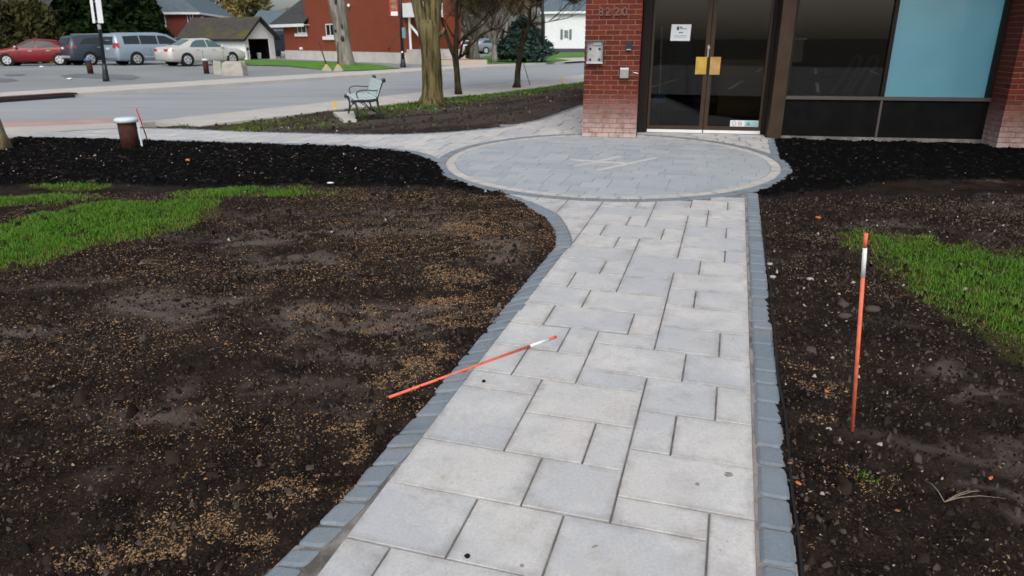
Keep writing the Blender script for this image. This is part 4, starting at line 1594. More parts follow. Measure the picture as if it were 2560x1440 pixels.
# parapet and roof slab, with an opening added to light the room
pw_ = MB()
pw_.box(-.02, 6.74, -.02, .28, 2.75, 3.6)
pw_.box(-.02, .28, .281, 9.0, 2.75, 3.6)
pw_.build('parapet', M['redbrick2'], bld)
rfs = MB()
rfs.box(.29, .95, .29, 9.0, 2.76, 2.9)
rfs.box(3.6, 8.9, .29, 9.0, 2.76, 2.9)
rfs.box(.951, 3.599, .29, .95, 2.76, 2.9)
rfs.box(.951, 3.599, 2.6, 9.0, 2.76, 2.9)
rfs.build('roof', M['concrete'], bld)
MB().box(6.75, 11.0, -4.5, -.03, -.4, 6.2).build('unseen_shade_block', M['redbrick2'], bld)  # added block out of view, keeps light off the pier and right bed
MB().box(.80, 6.74, -.62, -.021, 2.76, 2.95).build('added_shade_canopy', M['bronze_dark'], bld)  # overhang added above the view to darken the windows and pier
MB().box(0.0, .02, .93, 9.0, -.3, 2.75).build('side_wall', M['redbrick2'], bld)
# doors -------------------------------------------------------------
DV = .6
MB().box(.79, 2.9, .55, .75, -.25, .012).build('threshold', M['concrete'], bld)
fr = MB()
fr.box(.795, .925, DV - .06, DV + .06, .012, 2.30)
fr.box(2.605, 2.66, DV - .06, DV + .06, .012, 2.30)
fr.box(.925, 2.605, DV - .06, DV + .06, 2.16, 2.30)
fr.build('door_frame', M['bronze_dark'], bld)
MB().box(.795, 2.66, DV - .05, DV + .05, 2.30, 2.75).build('transom_panel', M['bronze_dark'], bld)


def door(x0, x1, hinge_left):
    d = MB()
    st = .058
    y0, y1 = DV - .045, DV
    d.box(x0, x0 + (st * .6 if hinge_left else st), y0, y1, .022, 2.15)
    d.box(x1 - (st if hinge_left else st * .6), x1, y0, y1, .022, 2.15)
    a, b = x0 + (st * .6 if hinge_left else st), x1 - (st if hinge_left else st * .6)
    d.box(a, b, y0, y1, .05, .125)
    d.box(a, b, y0, y1, 2.08, 2.15)
    o = d.build('door', M['bronze'], bld)
    MB().box(x0 + .004, x1 - .004, y0 - .012, y0 - .002, .022, .066).build('kick_strip', M['tape'], o)
    MB().box(a, b, DV - .026, DV - .018, .125, 2.08).build('glass_pane', M['glass'], o)
    MB().box(a, b, DV - .016, DV + .01, 1.085, 1.105).build('push_bar', M['bronze'], o)
    return o


dL = door(.935, 1.764, True)
dR = door(1.772, 2.600, False)
pl = MB()
pl.box(1.586, 1.742, DV - .075, DV - .062, .872, 1.115)
pl.box(1.60, 1.73, DV - .062, DV - .046, .95, 1.05)
pl.build('pull_plate', M['brass'], dL)
pl = MB()
pl.box(1.790, 1.936, DV - .075, DV - .062, .868, 1.115)
pl.box(1.80, 1.92, DV - .062, DV - .046, .95, 1.05)
pl.build('pull_plate', M['brass_worn'], dR)
lk = MB()
lk.tube([(1.752, DV - .047, 1.245), (1.752, DV - .07, 1.245)], .02, 12)
lk.box(1.742, 1.758, DV - .053, DV - .046, 1.11, 1.28)
lk.build('lock', M['steel'], dL)
# window wall --------------------------------------------------------
WV = .25
MB().box(2.664, 2.845, WV - .03, WV + .47, -.02, 2.75).build('bronze_post', M['bronze'], bld)
base = MB()
base.box(2.845, PX0 + .011, WV - .015, WV + .1, -.3, .045)
base.build('wall_base', mat('base_grey', (0.13, 0.12, 0.115), 0.9, (0.26, 0.25, 0.24), 6, lo=.45, hi=.7), bld)
for a, b in ((2.85, 4.098), (4.133, PX0 + .008)):
    MB().box(a, b, WV, WV + .05, .047, .553).build('kick_panel', M['panel'], bld)
MB().box(2.85, PX0 + .008, WV - .03, WV + .06, .555, .60).build('window_sill', M['mullion'], bld)
MB().box(4.10, 4.131, WV - .02, WV + .05, .047, .554).build('panel_joint', M['mullion'], bld)
wf = MB()
wf.box(4.085, 4.135, WV - .028, WV + .06, .601, 2.6)
wf.box(2.85, 2.872, WV - .02, WV + .06, .601, 2.6)
wf.box(5.40, PX0 + .008, WV - .02, WV + .06, .601, 2.6)
wf.box(2.85, PX0 + .008, WV - .02, WV + .06, 2.60, 2.75)
win = wf.build('window', M['bronze_dark'], bld)
MB().box(2.873, 4.084, WV + .012, WV + .02, .602, 2.599).build('glass_pane', M['glass'], win)
MB().box(4.136, 5.399, WV + .012, WV + .02, .602, 2.599).build('frosted_pane', M['frosted'], win)
# the room behind the glass
room = MB()
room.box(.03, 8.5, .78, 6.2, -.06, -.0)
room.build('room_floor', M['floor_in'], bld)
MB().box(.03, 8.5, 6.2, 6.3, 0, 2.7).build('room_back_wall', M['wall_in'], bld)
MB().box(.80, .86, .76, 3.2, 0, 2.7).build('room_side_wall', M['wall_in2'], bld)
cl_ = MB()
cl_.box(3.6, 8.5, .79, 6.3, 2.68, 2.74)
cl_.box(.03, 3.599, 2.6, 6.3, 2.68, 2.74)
cl_.build('room_ceiling', M['wall_in'], bld)  # gap under the added roof opening lets daylight onto the side wall
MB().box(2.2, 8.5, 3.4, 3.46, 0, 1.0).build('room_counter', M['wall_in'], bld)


def bl(u, v, z):
    p = bw(u, v)
    return Vector((p[0], p[1], BZ + z))


# things inside, seen dimly through the glass
t = thing('broom', 'blue dustpan broom with a pale pole standing behind the left glass door', 'broom', bl(1.10, .98, 0), BY)
MB().cyl((0, 0, .50), (-.03, .02, 1.55), .010, n=8).build('pole', M['cap'], t)
MB().box(-.09, .09, -.03, .03, .42, .56).build('head', M['blue'], t)
MB().cyl((0, 0, 0), (0, 0, .42), .008, n=6).build('stand', M['steel'], t)
t = thing('office_chair', 'dark office chair standing behind the left window pane', 'chair', bl(3.22, 1.1, 0), BY + .4)
MB().prism([(-.24, .2, .55), (.24, .2, .55), (.26, .2, .85), (.2, .2, 1.0), (-.2, .2, 1.0), (-.26, .2, .85)], (0, .08, .02)).build('backrest', M['blackplastic'], t)
MB().box(-.25, .25, -.25, .22, .44, .53).build('seat', M['blackplastic'], t)
MB().cyl((0, 0, .06), (0, 0, .44), .03).build('column', M['steel'], t)
mb = MB()
for k in range(5):
    a = k * 2 * math.pi / 5
    mb.cyl((0, 0, .07), (.28 * math.cos(a), .28 * math.sin(a), .04), .025, .018, 8)
mb.build('base', M['blackplastic'], t)
t = thing('cabinet', 'cream filing cabinet behind the left window, against the bronze post', 'cabinet', bl(3.02, 1.75, 0), BY)
MB().box(-.2, .22, -.22, .22, 0, 1.34).build('body', mat('cream', (0.42, 0.40, 0.30), 0.6), t)
MB().box(-.23, .25, -.25, .25, 1.342, 1.37).build('top', M['white'], t)
for k in range(3):
    MB().box(-.18, .20, -.235, -.222, .06 + k * .43, .45 + k * .43).build('drawer', mat('cream_front', (0.45, 0.43, 0.33), 0.5), t)
t = thing('potted_plant', 'trailing plant on the cream cabinet behind the left window', 'plant', bl(3.02, 1.75, 1.37), BY)
MB().tube([(0, 0, 0), (0, 0, .14)], [.07, .10], 12).build('pot', M['rust'], t)
mb = MB()
for k in range(26):
    a = random.uniform(0, 6.28)
    L = random.uniform(.2, .5)
    pts = [Vector((math.cos(a) * L * s, math.sin(a) * L * s * .6, .16 + .22 * math.sin(s * 2.6) - .25 * s * s)) for s in (0, .35, .7, 1)]
    w = Vector((-math.sin(a), math.cos(a), 0)) * .018
    for q0, q1, s0, s1 in zip(pts, pts[1:], (.4, 1, .9), (1, .9, .1)):
        mb.add([q0 - w * s0, q0 + w * s0, q1 + w * s1, q1 - w * s1], [(0, 1, 2, 3)])
mb.build('leaves', mat('plant_leaf', (0.05, 0.09, 0.02), 0.6), t)
t = thing('desk', 'dark desk with a small screen behind the left window', 'desk', bl(3.75, 2.3, 0), BY)
MB().box(-.6, .6, -.35, .35, .70, .74).build('desk_top', M['bronze'], t)
for sx in (-.56, .52):
    MB().box(sx, sx + .04, -.32, .32, 0, .70).build('leg', M['bronze_dark'], t)
t = thing('monitor', 'small screen standing on the desk behind the left window', 'monitor', bl(3.50, 2.3, .74), BY)
MB().box(-.24, .24, -.02, .02, .08, .40).build('screen', M['blackplastic'], t)
MB().box(-.10, .10, -.08, .08, 0, .02).build('foot', M['blackplastic'], t)
MB().box(-.02, .02, -.01, .03, .02, .08).build('neck', M['blackplastic'], t)
t = thing('coat_stand', 'dark coat hanging on a stand behind the left glass door', 'coat stand', bl(1.42, 1.9, 0), BY)
MB().cyl((0, 0, 0), (0, 0, 1.75), .02).build('pole', M['blackplastic'], t)
MB().tube([(0, 0, .25), (0, 0, .7), (0, 0, 1.2), (0, 0, 1.5), (0, 0, 1.58)], [.26, .25, .17, .08, .03], 12).build('coat', M['blackplastic'], t, True)
t = thing('looped_bands', 'pair of pale looped bands inside the left window', 'pale_band', bl(3.83, .40, .62), BY)
rm = mat('pale_band', (0.10, 0.10, 0.10), 0.7)  # pale flat bands bent into two loops behind the pane
for dx in (-.12, .10):
    mb = MB()
    q = [(-.22, 0), (-.14, .16), (-.04, .36), (.01, .49), (.06, .52), (.10, .48), (.09, .40), (.05, .28), (-.02, .10), (-.06, 0)]
    for (xa, za), (xb, zb) in zip(q, q[1:]):
        d = Vector((xb - xa, 0, zb - za)).normalized()
        w = Vector((-d.z, 0, d.x)) * .025
        A, B = Vector((xa + dx, .02, za)), Vector((xb + dx, .02, zb))
        mb.prism([A - w, A + w, B + w, B - w], (0, .004, 0))
    mb.build('band_loop', rm, t)

# things fixed to the front
t = thing('house_number', 'metal house number on the brick pillar above the open wall box', 'house number', bl(0, 0, 0), BY)


def text_part(txt, x, z, h, mat_, parent, name, y=-.004, ext=.004, font_scale=1.0):
    cu = bpy.data.curves.new(name, 'FONT')
    cu.body = txt
    cu.size = h / .70
    cu.extrude = ext
    cu.align_x = 'CENTER'
    tmp = bpy.data.objects.new('tmp', cu)
    COL.objects.link(tmp)
    dg = bpy.context.evaluated_depsgraph_get()
    dg.update()
    me = bpy.data.meshes.new_from_object(tmp.evaluated_get(dg))
    bpy.data.objects.remove(tmp)
    me.transform(Matrix.Rotation(math.pi / 2, 4, 'X'))
    me.materials.clear()
    me.materials.append(mat_)
    o = link(name, me, parent, (x, y, z))
    return o


num_m = mat('number_metal', (0.17, 0.11, 0.09), 0.45, metal=0.2)
for ch, x in zip('8220', (.214, .312, .435, .542)):
    text_part(ch, x, 1.675, .108, num_m, t, 'numeral', -.012, .008)
t = thing('wall_box', 'open grey metal wall box without its cover on the brick pillar', 'wall box', bl(0, 0, 0), BY)
x0, x1, z0, z1, dp_ = .035, .268, 1.037, 1.344, .075
bx = MB()
bx.box(x0, x0 + .008, -dp_, -.002, z0, z1)
bx.box(x1 - .008, x1, -dp_, -.002, z0, z1)
bx.box(x0 + .008, x1 - .008, -dp_, -.002, z1 - .008, z1)
bx.box(x0 + .008, x1 - .008, -dp_, -.002, z0, z0 + .008)
bx.build('box', mat('box_grey', (0.16, 0.17, 0.165), 0.4, metal=0.5), t)
MB().box(x0 + .008, x1 - .008, -.012, -.003, z0 + .008, z1 - .008).build('back_plate', mat('plate_grey', (0.44, 0.45, 0.45), 0.5, (0.33, 0.34, 0.34), 14, metal=0.2), t)
MB().box(x0 + .09, x1 - .03, -.03, -.0125, z1 - .06, z1 - .02).build('hinge_lug', M['steel'], t)
for hx, hz in ((.085, 1.235), (.215, 1.235), (.085, 1.09), (.215, 1.09)):
    MB().tube([(hx, -.0122, hz), (hx, -.02, hz)], .017, 12).build('fixing_hole', M['black'], t)
MB().box(x0, x1, -dp_ - .004, -dp_, z0, z0 + .028).build('lip', M['alu'], t)
t = thing('card_reader', 'small black card reader on the brick pillar near the door', 'card reader', bl(0, 0, 0), BY)
MB().box(.585, .662, -.035, -.002, 1.212, 1.332).build('case', mat('reader', (0.02, 0.028, 0.04), 0.4), t)
MB().box(.592, .655, -.037, -.0352, 1.219, 1.232).build('badge', M['inkgrey'], t)
t = thing('door_bell', 'square steel intercom button box on the brick pillar below the card reader', 'door bell', bl(0, 0, 0), BY)
MB().box(.508, .648, -.028, -.002, .832, .985).build('back_box', M['blackplastic'], t)
MB().box(.517, .638, -.05, -.0282, .842, .955).build('cover', mat('bell_cover', (0.32, 0.31, 0.28), 0.45, metal=0.3), t)
MB().prism([(.517, -.05, .955), (.638, -.05, .955), (.638, -.0282, .98), (.517, -.0282, .98)], (0, 0, .002)).build('hood', M['alu'], t)
MB().tube([(.578, -.0502, .895), (.578, -.054, .895)], .012, 10).build('button', M['steel'], t)
MB().prism([(.70, -.002, .912), (.775, -.002, .90), (.775, -.002, .908), (.72, -.002, .922)], (0, -.001, 0)).build('paint_mark', M['white'], bld)
t = thing('paper_notice', 'white paper notice taped inside the left glass door', 'notice', bl(1.342, DV - .03, 1.45), BY)
MB().prism([(-.145, 0, -.112), (.135, 0, -.114), (.142, 0, .112), (-.137, 0, .114)], (0, .0015, 0)).build('sheet', M['paper'], t)
pr_ = MB()
pr_.box(-.062, -.028, -.003, -.0008, .035, .085)
pr_.box(-.020, .015, -.003, -.0008, .066, .080)
pr_.box(-.020, .082, -.003, -.0008, .048, .057)
pr_.box(-.028, .03, -.003, -.0008, -.006, .008)
pr_.build('printed_heading', M['ink'], t)
pr_ = MB()
pr_.box(-.10, .09, -.003, -.0008, -.047, -.038)
pr_.box(-.085, .075, -.003, -.0008, -.066, -.058)
pr_.build('printed_lines', M['inkgrey'], t)
t = thing('warning_sticker', 'pale safety sticker at the foot of the right glass door', 'sticker', bl(2.367, DV - .03, .169), BY)
MB().box(-.208, .208, 0, .0015, -.046, .046).build('label', M['paper'], t)
MB().box(-.0, .20, -.002, -.0006, -.040, .040).build('blue_half', mat('sticker_blue', (0.33, 0.52, 0.53), 0.6), t)
MB().prism([(.02, -.004, -.026), (.085, -.004, -.026), (.052, -.004, .03)], (0, .0015, 0)).build('triangle', mat('sticker_teal', (0.10, 0.27, 0.30), 0.6), t)
mb = MB()
for cx in (-.15, -.065):
    mb.tube([(cx + .026 * math.cos(a), -.003, .026 * math.sin(a)) for a in np.linspace(0, 2 * math.pi, 15)], .004, 4)
mb.tube([(-.082, -.003, .018), (-.047, -.003, -.018)], .003, 4)
mb.build('symbols', mat('sticker_red', (0.40, 0.22, 0.22), 0.6), t)
MB().tube([(.145 + .024 * math.cos(a), -.003, .024 * math.sin(a)) for a in np.linspace(0, 2 * math.pi, 15)], .003, 4).build('ring_symbol', mat('sticker_grey', (0.28, 0.43, 0.45), 0.6), t)


# ================================================================== FAR SIDE: HOUSES
class Wall:
    """vertical wall plane through two ground points; local x along it, y inwards, z up"""

    def __init__(s, P0, P1):
        s.P0 = Vector(P0)
        d = Vector(P1) - Vector(P0)
        d.z = 0
        s.L = d.length
        s.d = d.normalized()
        s.n = Vector((-s.d.y, s.d.x, 0))
        s.rz = math.atan2(s.d.y, s.d.x)

    def uz(s, px, py, y=0.0):
        r = ray(px, py)
        O = Vector((0, 0, EYE)) - s.P0
        t = (y - O.dot(s.n)) / r.dot(s.n)
        P = O + r * t
        return P.dot(s.d), P.z


def window(w, x0, y0, x1, y1, parent, sill=None, split=True, frame='white', glass='winglass', inset=0.06, nsplit=2):
    u0, z1 = w.uz(x0, y0)
    u1, z0 = w.uz(x1, y1)
    f = MB()
    t = .07
    for a, b, c, d in ((u0, u0 + t, z0, z1), (u1 - t, u1, z0, z1), (u0 + t, u1 - t, z0, z0 + t), (u0 + t, u1 - t, z1 - t, z1)):
        f.box(a, b, -.035, .05, c, d)
    o = f.build('window', M[frame], parent)
    MB().box(u0 + t, u1 - t, -.012, -.004, z0 + t, z1 - t).build('pane', M[glass], o)
    if split:
        for k in range(1, nsplit):
            um = u0 + (u1 - u0) * k / nsplit
            MB().box(um - .03, um + .03, -.03, -.013, z0 + t, z1 - t).build('mullion', M[frame], o)
    if sill:
        a, c = w.uz(sill[0], sill[1])
        b, d = w.uz(sill[2], sill[3])
        MB().box(a, b, -.12, .02, d, min(c, z0 - .002)).build('sill', M[frame], o)
    return o


# ---- big red house in the middle
w1 = Wall(at(716, 147, 0.0), at(1008, 159, 0.0))
h1 = thing('brick_house', 'big red brick house with a white foundation and small sash windows', 'house', w1.P0, w1.rz)
uW, zE = w1.uz(772, 62)
zF = .5 * (w1.uz(760, 128)[1] + w1.uz(1000, 130)[1])
dep = 5.2
MB().box(0, w1.L, 0, dep, zF + .002, zE - .02).build('wall', M['redbrick'], h1)
MB().box(uW - .6, w1.L, 0.0, dep, zE - .018, 8.5).build('upper_wall', M['redbrick'], h1)
MB().box(-.04, w1.L + .04, -.05, dep + .04, -.6, zF).build('foundation', mat('foundation_white', (0.56, 0.55, 0.53), 0.8, (0.48, 0.47, 0.45), 1.5, 0.2, 20), h1)
uA = w1.uz(686, 57)[0]
rf = MB()
A, B_, C_, D_ = (uA, -.55, zE + .12), (uW + .12, -.55, zE + .12), (uW + .12, 5.0, zE + 4.9), (uA + 4.4, 5.0, zE + 4.9)
E_ = (uA, 7.5, zE + .12)
rf.add([A, B_, C_, D_, E_], [(0, 1, 2, 3), (0, 3, 4)])
rf.build('roof', M['shingle'], h1)
fa = MB()
fa.box(uA, uW + .1, -.56, -.50, zE - .14, zE + .10)
fa.box(uA - .04, uA, -.5, 7.4, zE - .14, zE + .10)
fa.box(uA, uW + .1, -.50, .0, zE - .02, zE + .02)
fa.build('fascia', M['white'], h1)
window(w1, 743, 61, 767, 83, h1, (739, 84, 769, 91))
window(w1, 814, 60, 838, 90, h1, (809, 91, 840, 99.5))
for q in ((733, 129, 750, 147), (823, 135, 841, 149), (929, 138.5, 948, 151)):
    window(w1, *q, h1)
u, z = w1.uz(754, 121)
MB().box(u - .2, u + .2, -.12, 0, z - .1, z + .1).build('vent_hood', M['white'], h1)
for x in (838, 875):
    u, z = w1.uz(x, 14)
    MB().ball((u, -.12, z), .12, .12, .14, 8, 6).build('wall_lamp', M['white'], h1, True)
# street front of that house: porch, roof, stairs, door
L1 = w1.L
MB().box(L1 + .05, L1 + 2.5, .3, 3.4, -.5, .95).build('porch', M['concrete'], h1)
MB().box(L1 + .03, L1 + 2.2, .1, 2.0, 3.05, 3.95).build('porch_roof', M['siding'], h1)
st = MB()
for k in range(4):
    st.box(L1 + 2.5 + k * .28, L1 + 2.78 + k * .28, 1.6, 3.2, -.5, .74 - k * .2)
st.build('steps', M['concrete'], h1)
rl = MB()
for y in (.5,):
    rl.tube([(L1 + .3, y, 2.6), (L1 + 2.4, y, 1.15)], .09, 6)
    rl.tube([(L1 + 2.4, y, .95), (L1 + 2.4, y, 1.95)], .07, 6)
    rl.tube([(L1 + .3, y, .95), (L1 + .3, y, 3.2)], .09, 6)
rl.tube([(L1 + 2.4, .5, 1.15), (L1 + 2.4, 1.5, 1.15)], .06, 6)
for y in np.arange(.8, 1.5, .3):
    rl.tube([(L1 + 2.4, y, .96), (L1 + 2.4, y, 1.9)], .035, 5)
rl.build('railing', M['white'], h1)
MB().box(L1 + .005, L1 + .06, 1.9, 2.9, .952, 3.0).build('door', mat('door_blue', (0.30, 0.42, 0.47), 0.5), h1)

# ---- house with the hip roof behind the cars
c0, c1 = atd(489, 31, 78.0), atd(372, 30, 77.0)
w2_ = Wall((c1.x - 6, c1.y - 1.0, 0), (c0.x, c0.y, 0))
h2 = thing('brick_house', 'red brick house with a blue grey hip roof behind the parked cars', 'house', w2_.P0, w2_.rz)
ze = c0.z
dp2 = 22.0
MB().box(0, w2_.L, 0, dp2, -.6, ze - .1).build('wall', M['redbrick2'], h2)
rf = MB()
o_ = .45
p = [(-o_, -o_, ze), (w2_.L + o_, -o_, ze), (w2_.L + o_, dp2 + o_, ze), (-o_, dp2 + o_, ze)]
rr = (w2_.L + 2 * o_) / 2
rg = [(w2_.L / 2, -o_ + rr, ze + rr * .78), (w2_.L / 2, dp2 + o_ - rr, ze + rr * .78)]
rf.add(p + rg, [(0, 1, 4), (1, 2, 5, 4), (2, 3, 5), (3, 0, 4, 5)])
rf.build('roof', M['slate_roof'], h2)
fa = MB()
fa.box(-o_, w2_.L + o_, -o_ - .03, -o_ + .03, ze - .2, ze + .01)
fa.box(w2_.L + o_ - .03, w2_.L + o_ + .03, -o_ + .03, dp2 + o_, ze - .2, ze + .01)
fa.box(-o_, w2_.L + o_, -o_ + .03, dp2 + o_, ze - .06, ze - .02)
fa.build('fascia', M['white'], h2)
window(w2_, 391, 32.5, 416, 62, h2, (384, 62.5, 417, 68), split=False)
window(w2_, 466, 32, 485, 57, h2, None, split=True)
window(w2_, 390, 82, 406, 97, h2, None, True, nsplit=4)
w2b = Wall((c0.x, c0.y, 0), Vector((c0.x, c0.y, 0)) + w2_.n * dp2)
side_wins = MB()
for k in range(4):
    y0 = 2.0 + k * 4.8
    f = MB()
    f.box(w2_.L - .02, w2_.L + .04, y0, y0 + 1.5, ze - 1.7, ze - .35)
    o = f.build('window', M['white'], h2)
    MB().box(w2_.L + .041, w2_.L + .05, y0 + .1, y0 + 1.4, ze - 1.5, ze - .45).build('pane', M['winglass'], o)
p = atd(432, 97, 73)
t = thing('wood_stack', 'small pale lean-to roof of boards against the hip roofed house', 'lean-to', (p.x, p.y, 0), 0)
t.scale = (1.35, 1.35, 1.0)
for k in range(4):
    MB().obox((0, .2 + k * .22, p.z + .12 * k - .25), (.95, 0, .12), (0, .1, .03), (0, 0, .05)).build('board', mat('board', (0.42, 0.31, 0.17), 0.8), t)
for sx in (-.8, .8):
    MB().box(sx - .05, sx + .05, .1, .2, -.3, p.z - .2 + sx * .1).build('post', M['bronze'], t)

# ---- white garage with the mossy roof
g0 = at(617, 149, 0.0)
g1 = Vector((g0.x + 0.375 * 3.8, g0.y + 0.927 * 3.8, 0))
wg = Wall(g0, g1)
gar = thing('garage', 'white garage with a mossy dark roof and an open black doorway', 'garage', g0, wg.rz)
GW = wg.L
ue, zev = wg.uz(617, 91)
up_, zpk = wg.uz(649, 45)
# length of the side wall from where its far corner is seen
dirn = wg.n
best = None
for Lg in np.arange(3, 14, .1):
    q = Vector(g0) + dirn * Lg
    r = (q - Vector((0, 0, EYE)))
    X = 1280 + FPX * r.dot(CX) / r.dot(CZ)
    if best is None or abs(X - 462) < best[0]:
        best = (abs(X - 462), Lg)

GL = best[1]
zev = max(zev, 1.7)
ox0, oz1 = wg.uz(620, 97)
ox1, _ = wg.uz(672, 97)
gm = mat('garage_white', (0.88, 0.89, 0.89), 0.7, (0.82, 0.83, 0.84), 1.5)
wl = MB()
wl.box(0, .1, .0, GL, -.4, zev)
wl.box(GW - .1, GW, 0, GL, -.4, zev)
wl.box(.1, GW - .1, GL - .1, GL, -.4, zev)
wl.box(.1, ox0, 0, .1, -.4, zev)
wl.box(ox1, GW - .1, 0, .1, -.4, zev)
wl.box(ox0, ox1, 0, .1, oz1, zev)
wl.build('wall', gm, gar)
MB().prism([(0, 0.003, zev), (GW, 0.003, zev), (GW / 2, 0.003, zpk - .12)], (0, .09, 0)).build('gable', gm, gar)
moss = bpy.data.materials.new('mossy_roof')
moss.use_nodes = True
n, l, b = nodes_of(moss)
geo = n.new('ShaderNodeNewGeometry')
c = mixrgb(n, l, (0.035, 0.033, 0.03), (0.058, 0.054, 0.048), noise(n, l, geo.outputs['Position'], 3, 5, .6, .35, .65))
c = mixrgb(n, l, c, (0.085, 0.078, 0.012), noise(n, l, geo.outputs['Position'], .55, 5, .62, .46, .68))
l.new(c, b.inputs['Base Color'])
b.inputs['Roughness'].default_value = .95
rf = MB()
ov = .38
sl = (zpk - zev) / (GW / 2)
for sgn in (0, 1):
    xe = -ov if sgn == 0 else GW + ov
    pe = (xe, zev - ov * sl)
    pk = (GW / 2, zpk)
    poly = [(pe[0], -ov, pe[1]), (pk[0], -ov, pk[1]), (pk[0], -ov, pk[1] + .1), (pe[0], -ov, pe[1] + .1)]
    rf.prism(poly, (0, GL + 2 * ov, 0))
rf.build('roof', moss, gar)
fa = MB()
for sgn in (0, 1):
    xe = -ov - .02 if sgn == 0 else GW + ov + .02
    fa.prism([(xe, -ov - .05, zev - ov * sl - .06), (GW / 2, -ov - .05, zpk - .1), (GW / 2, -ov - .05, zpk + .12), (xe, -ov - .05, zev - ov * sl + .12)], (0, .048, 0))
fa.box(-ov - .06, -ov - .004, -ov, GL + ov, zev - ov * sl - .1, zev - ov * sl + .1)
fa.build('bargeboard', M['black'], gar)
MB().box(.1, GW - .1, .1, GL - .1, -.35, .01).build('floor', M['floor_in'], gar)
ln = MB()  # dark panels that paint the shade inside the open garage
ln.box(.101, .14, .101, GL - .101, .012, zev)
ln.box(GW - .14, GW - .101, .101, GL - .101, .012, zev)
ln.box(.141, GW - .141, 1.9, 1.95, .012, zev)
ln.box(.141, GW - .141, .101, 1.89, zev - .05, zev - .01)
ln.build('painted_shade', M['floor_in'], gar)
gi = lambda u, v, z=0.01: Vector(g0) + wg.d * u + wg.n * v + Vector((0, 0, z))
t = thing('bin', 'pale blue bin standing in the open garage doorway', 'bin', gi(ox0 + (ox1 - ox0) * .78, .8), wg.rz)
MB().tube([(0, 0, 0), (0, 0, .45)], [.16, .2], 10).build('body', M['cap'], t)
MB().tube([(0, 0, .45), (0, 0, .5)], [.22, .2], 10).build('lid', M['white'], t)
t = thing('mower', 'dark lawn mower in the open garage doorway', 'mower', gi(ox0 + (ox1 - ox0) * .35, 1.2), wg.rz)
MB().box(-.3, .3, -.25, .25, .1, .35).build('body', M['red'], t)
for sx in (-.28, .28):
    MB().cyl((sx, -.27, .1), (sx, -.2, .1), .1, n=10).build('wheel', M['rubber'], t)
MB().tube([(-.22, .25, .3), (-.22, .6, .95), (.22, .6, .95), (.22, .25, .3)], .02, 6).build('handle', M['black'], t)
for u, lab in ((-.12, 'left'), (GW + .25, 'right')):
    t = thing('garden_lantern', f'slim black garden lantern standing at the {lab} corner of the garage front', 'lantern', gi(u, -.35, 0), 0, 'garden lanterns at the garage')
    MB().cyl((0, 0, -.3), (0, 0, .75), .03, n=6).build('post', M['black'], t)
    MB().box(-.08, .08, -.08, .08, .75, 1.0).build('lamp_head', M['black'], t)
# trailer made up to stand for the unclear dark thing in the gap
p = at(703, 143, 0.0)
t = thing('stand_in_trailer', 'dark made-up trailer in the gap between the garage and the red house', 'trailer', (p.x + .6, p.y + 3, 0), wg.rz)
MB().prism([(-1.0, 0, .5), (1.0, 0, .5), (1.0, 0, 2.1), (.7, 0, 2.45), (-.7, 0, 2.45), (-1.0, 0, 2.1)], (0, 3, 0)).build('body', mat('tarp', (0.02, 0.025, 0.035), 0.6), t)
for sx in (-.95, .95):
    MB().cyl((sx - .1, 1.5, .35), (sx + .1, 1.5, .35), .36, n=14).build('wheel', M['rubber'], t)

# ---- white house on the right, far house roofs
w3 = Wall(at(1362, 131, 0.0), at(1480, 131, 0.0))
h3 = thing('white_house', 'white sided house with dark shutters left of the brick pillar', 'house', w3.P0, w3.rz)
zt = w3.uz(1420, 31)[1]
MB().box(0, w3.L + 8, 0, 8, .45, zt).build('wall', M['siding'], h3)
MB().box(.05, w3.L + 7.95, .04, 7.9, -.6, .449).build('skirt', mat('skirt', (0.06, 0.065, 0.075), 0.8), h3)
rf = MB()
rf.add([(-.5, -.5, zt), (w3.L + 8.5, -.5, zt), (w3.L + 8.5, 4, zt + 3.2), (-.5, 4, zt + 3.2), (-.5, 8.5, zt), (w3.L + 8.5, 8.5, zt)], [(0, 1, 2, 3), (3, 2, 5, 4)])
rf.build('roof', M['slate_roof'], h3)
sd_ = MB()
for k in range(int((zt - .5) / .3)):
    sd_.box(0, w3.L + 8, -.012, -.001, .5 + k * .3, .5 + k * .3 + .28)
sd_.build('siding_boards', M['siding'], h3, kind='stuff')
MB().box(-.5, w3.L + 8.5, -.52, -.40, zt - .15, zt + .1).build('fascia', M['white'], h3)
window(w3, 1409.5, 74, 1421.5, 97, h3, None, False)
for a, b_ in ((1401.5, 1407), (1423.5, 1429)):
    u0, z1 = w3.uz(a, 73)
    u1, z0 = w3.uz(b_, 99)
    MB().box(u0, u1, -.07, -.02, z0, z1).build('shutter', mat('shutter', (0.12, 0.17, 0.17), 0.6), h3)
t = thing('air_conditioner', 'beige air conditioner unit beside the white house', 'air conditioner', w3.P0 + w3.d * .65 - w3.n * .8, w3.rz)
MB().box(-.5, .5, -.35, .35, -.05, .75).build('case', mat('beige', (0.5, 0.5, 0.46), 0.6), t)
MB().tube([(-.12, -.352, .38), (-.12, -.37, .38)], .26, 14).build('fan_grille', mat('grille', (0.2, 0.2, 0.19), 0.6), t)

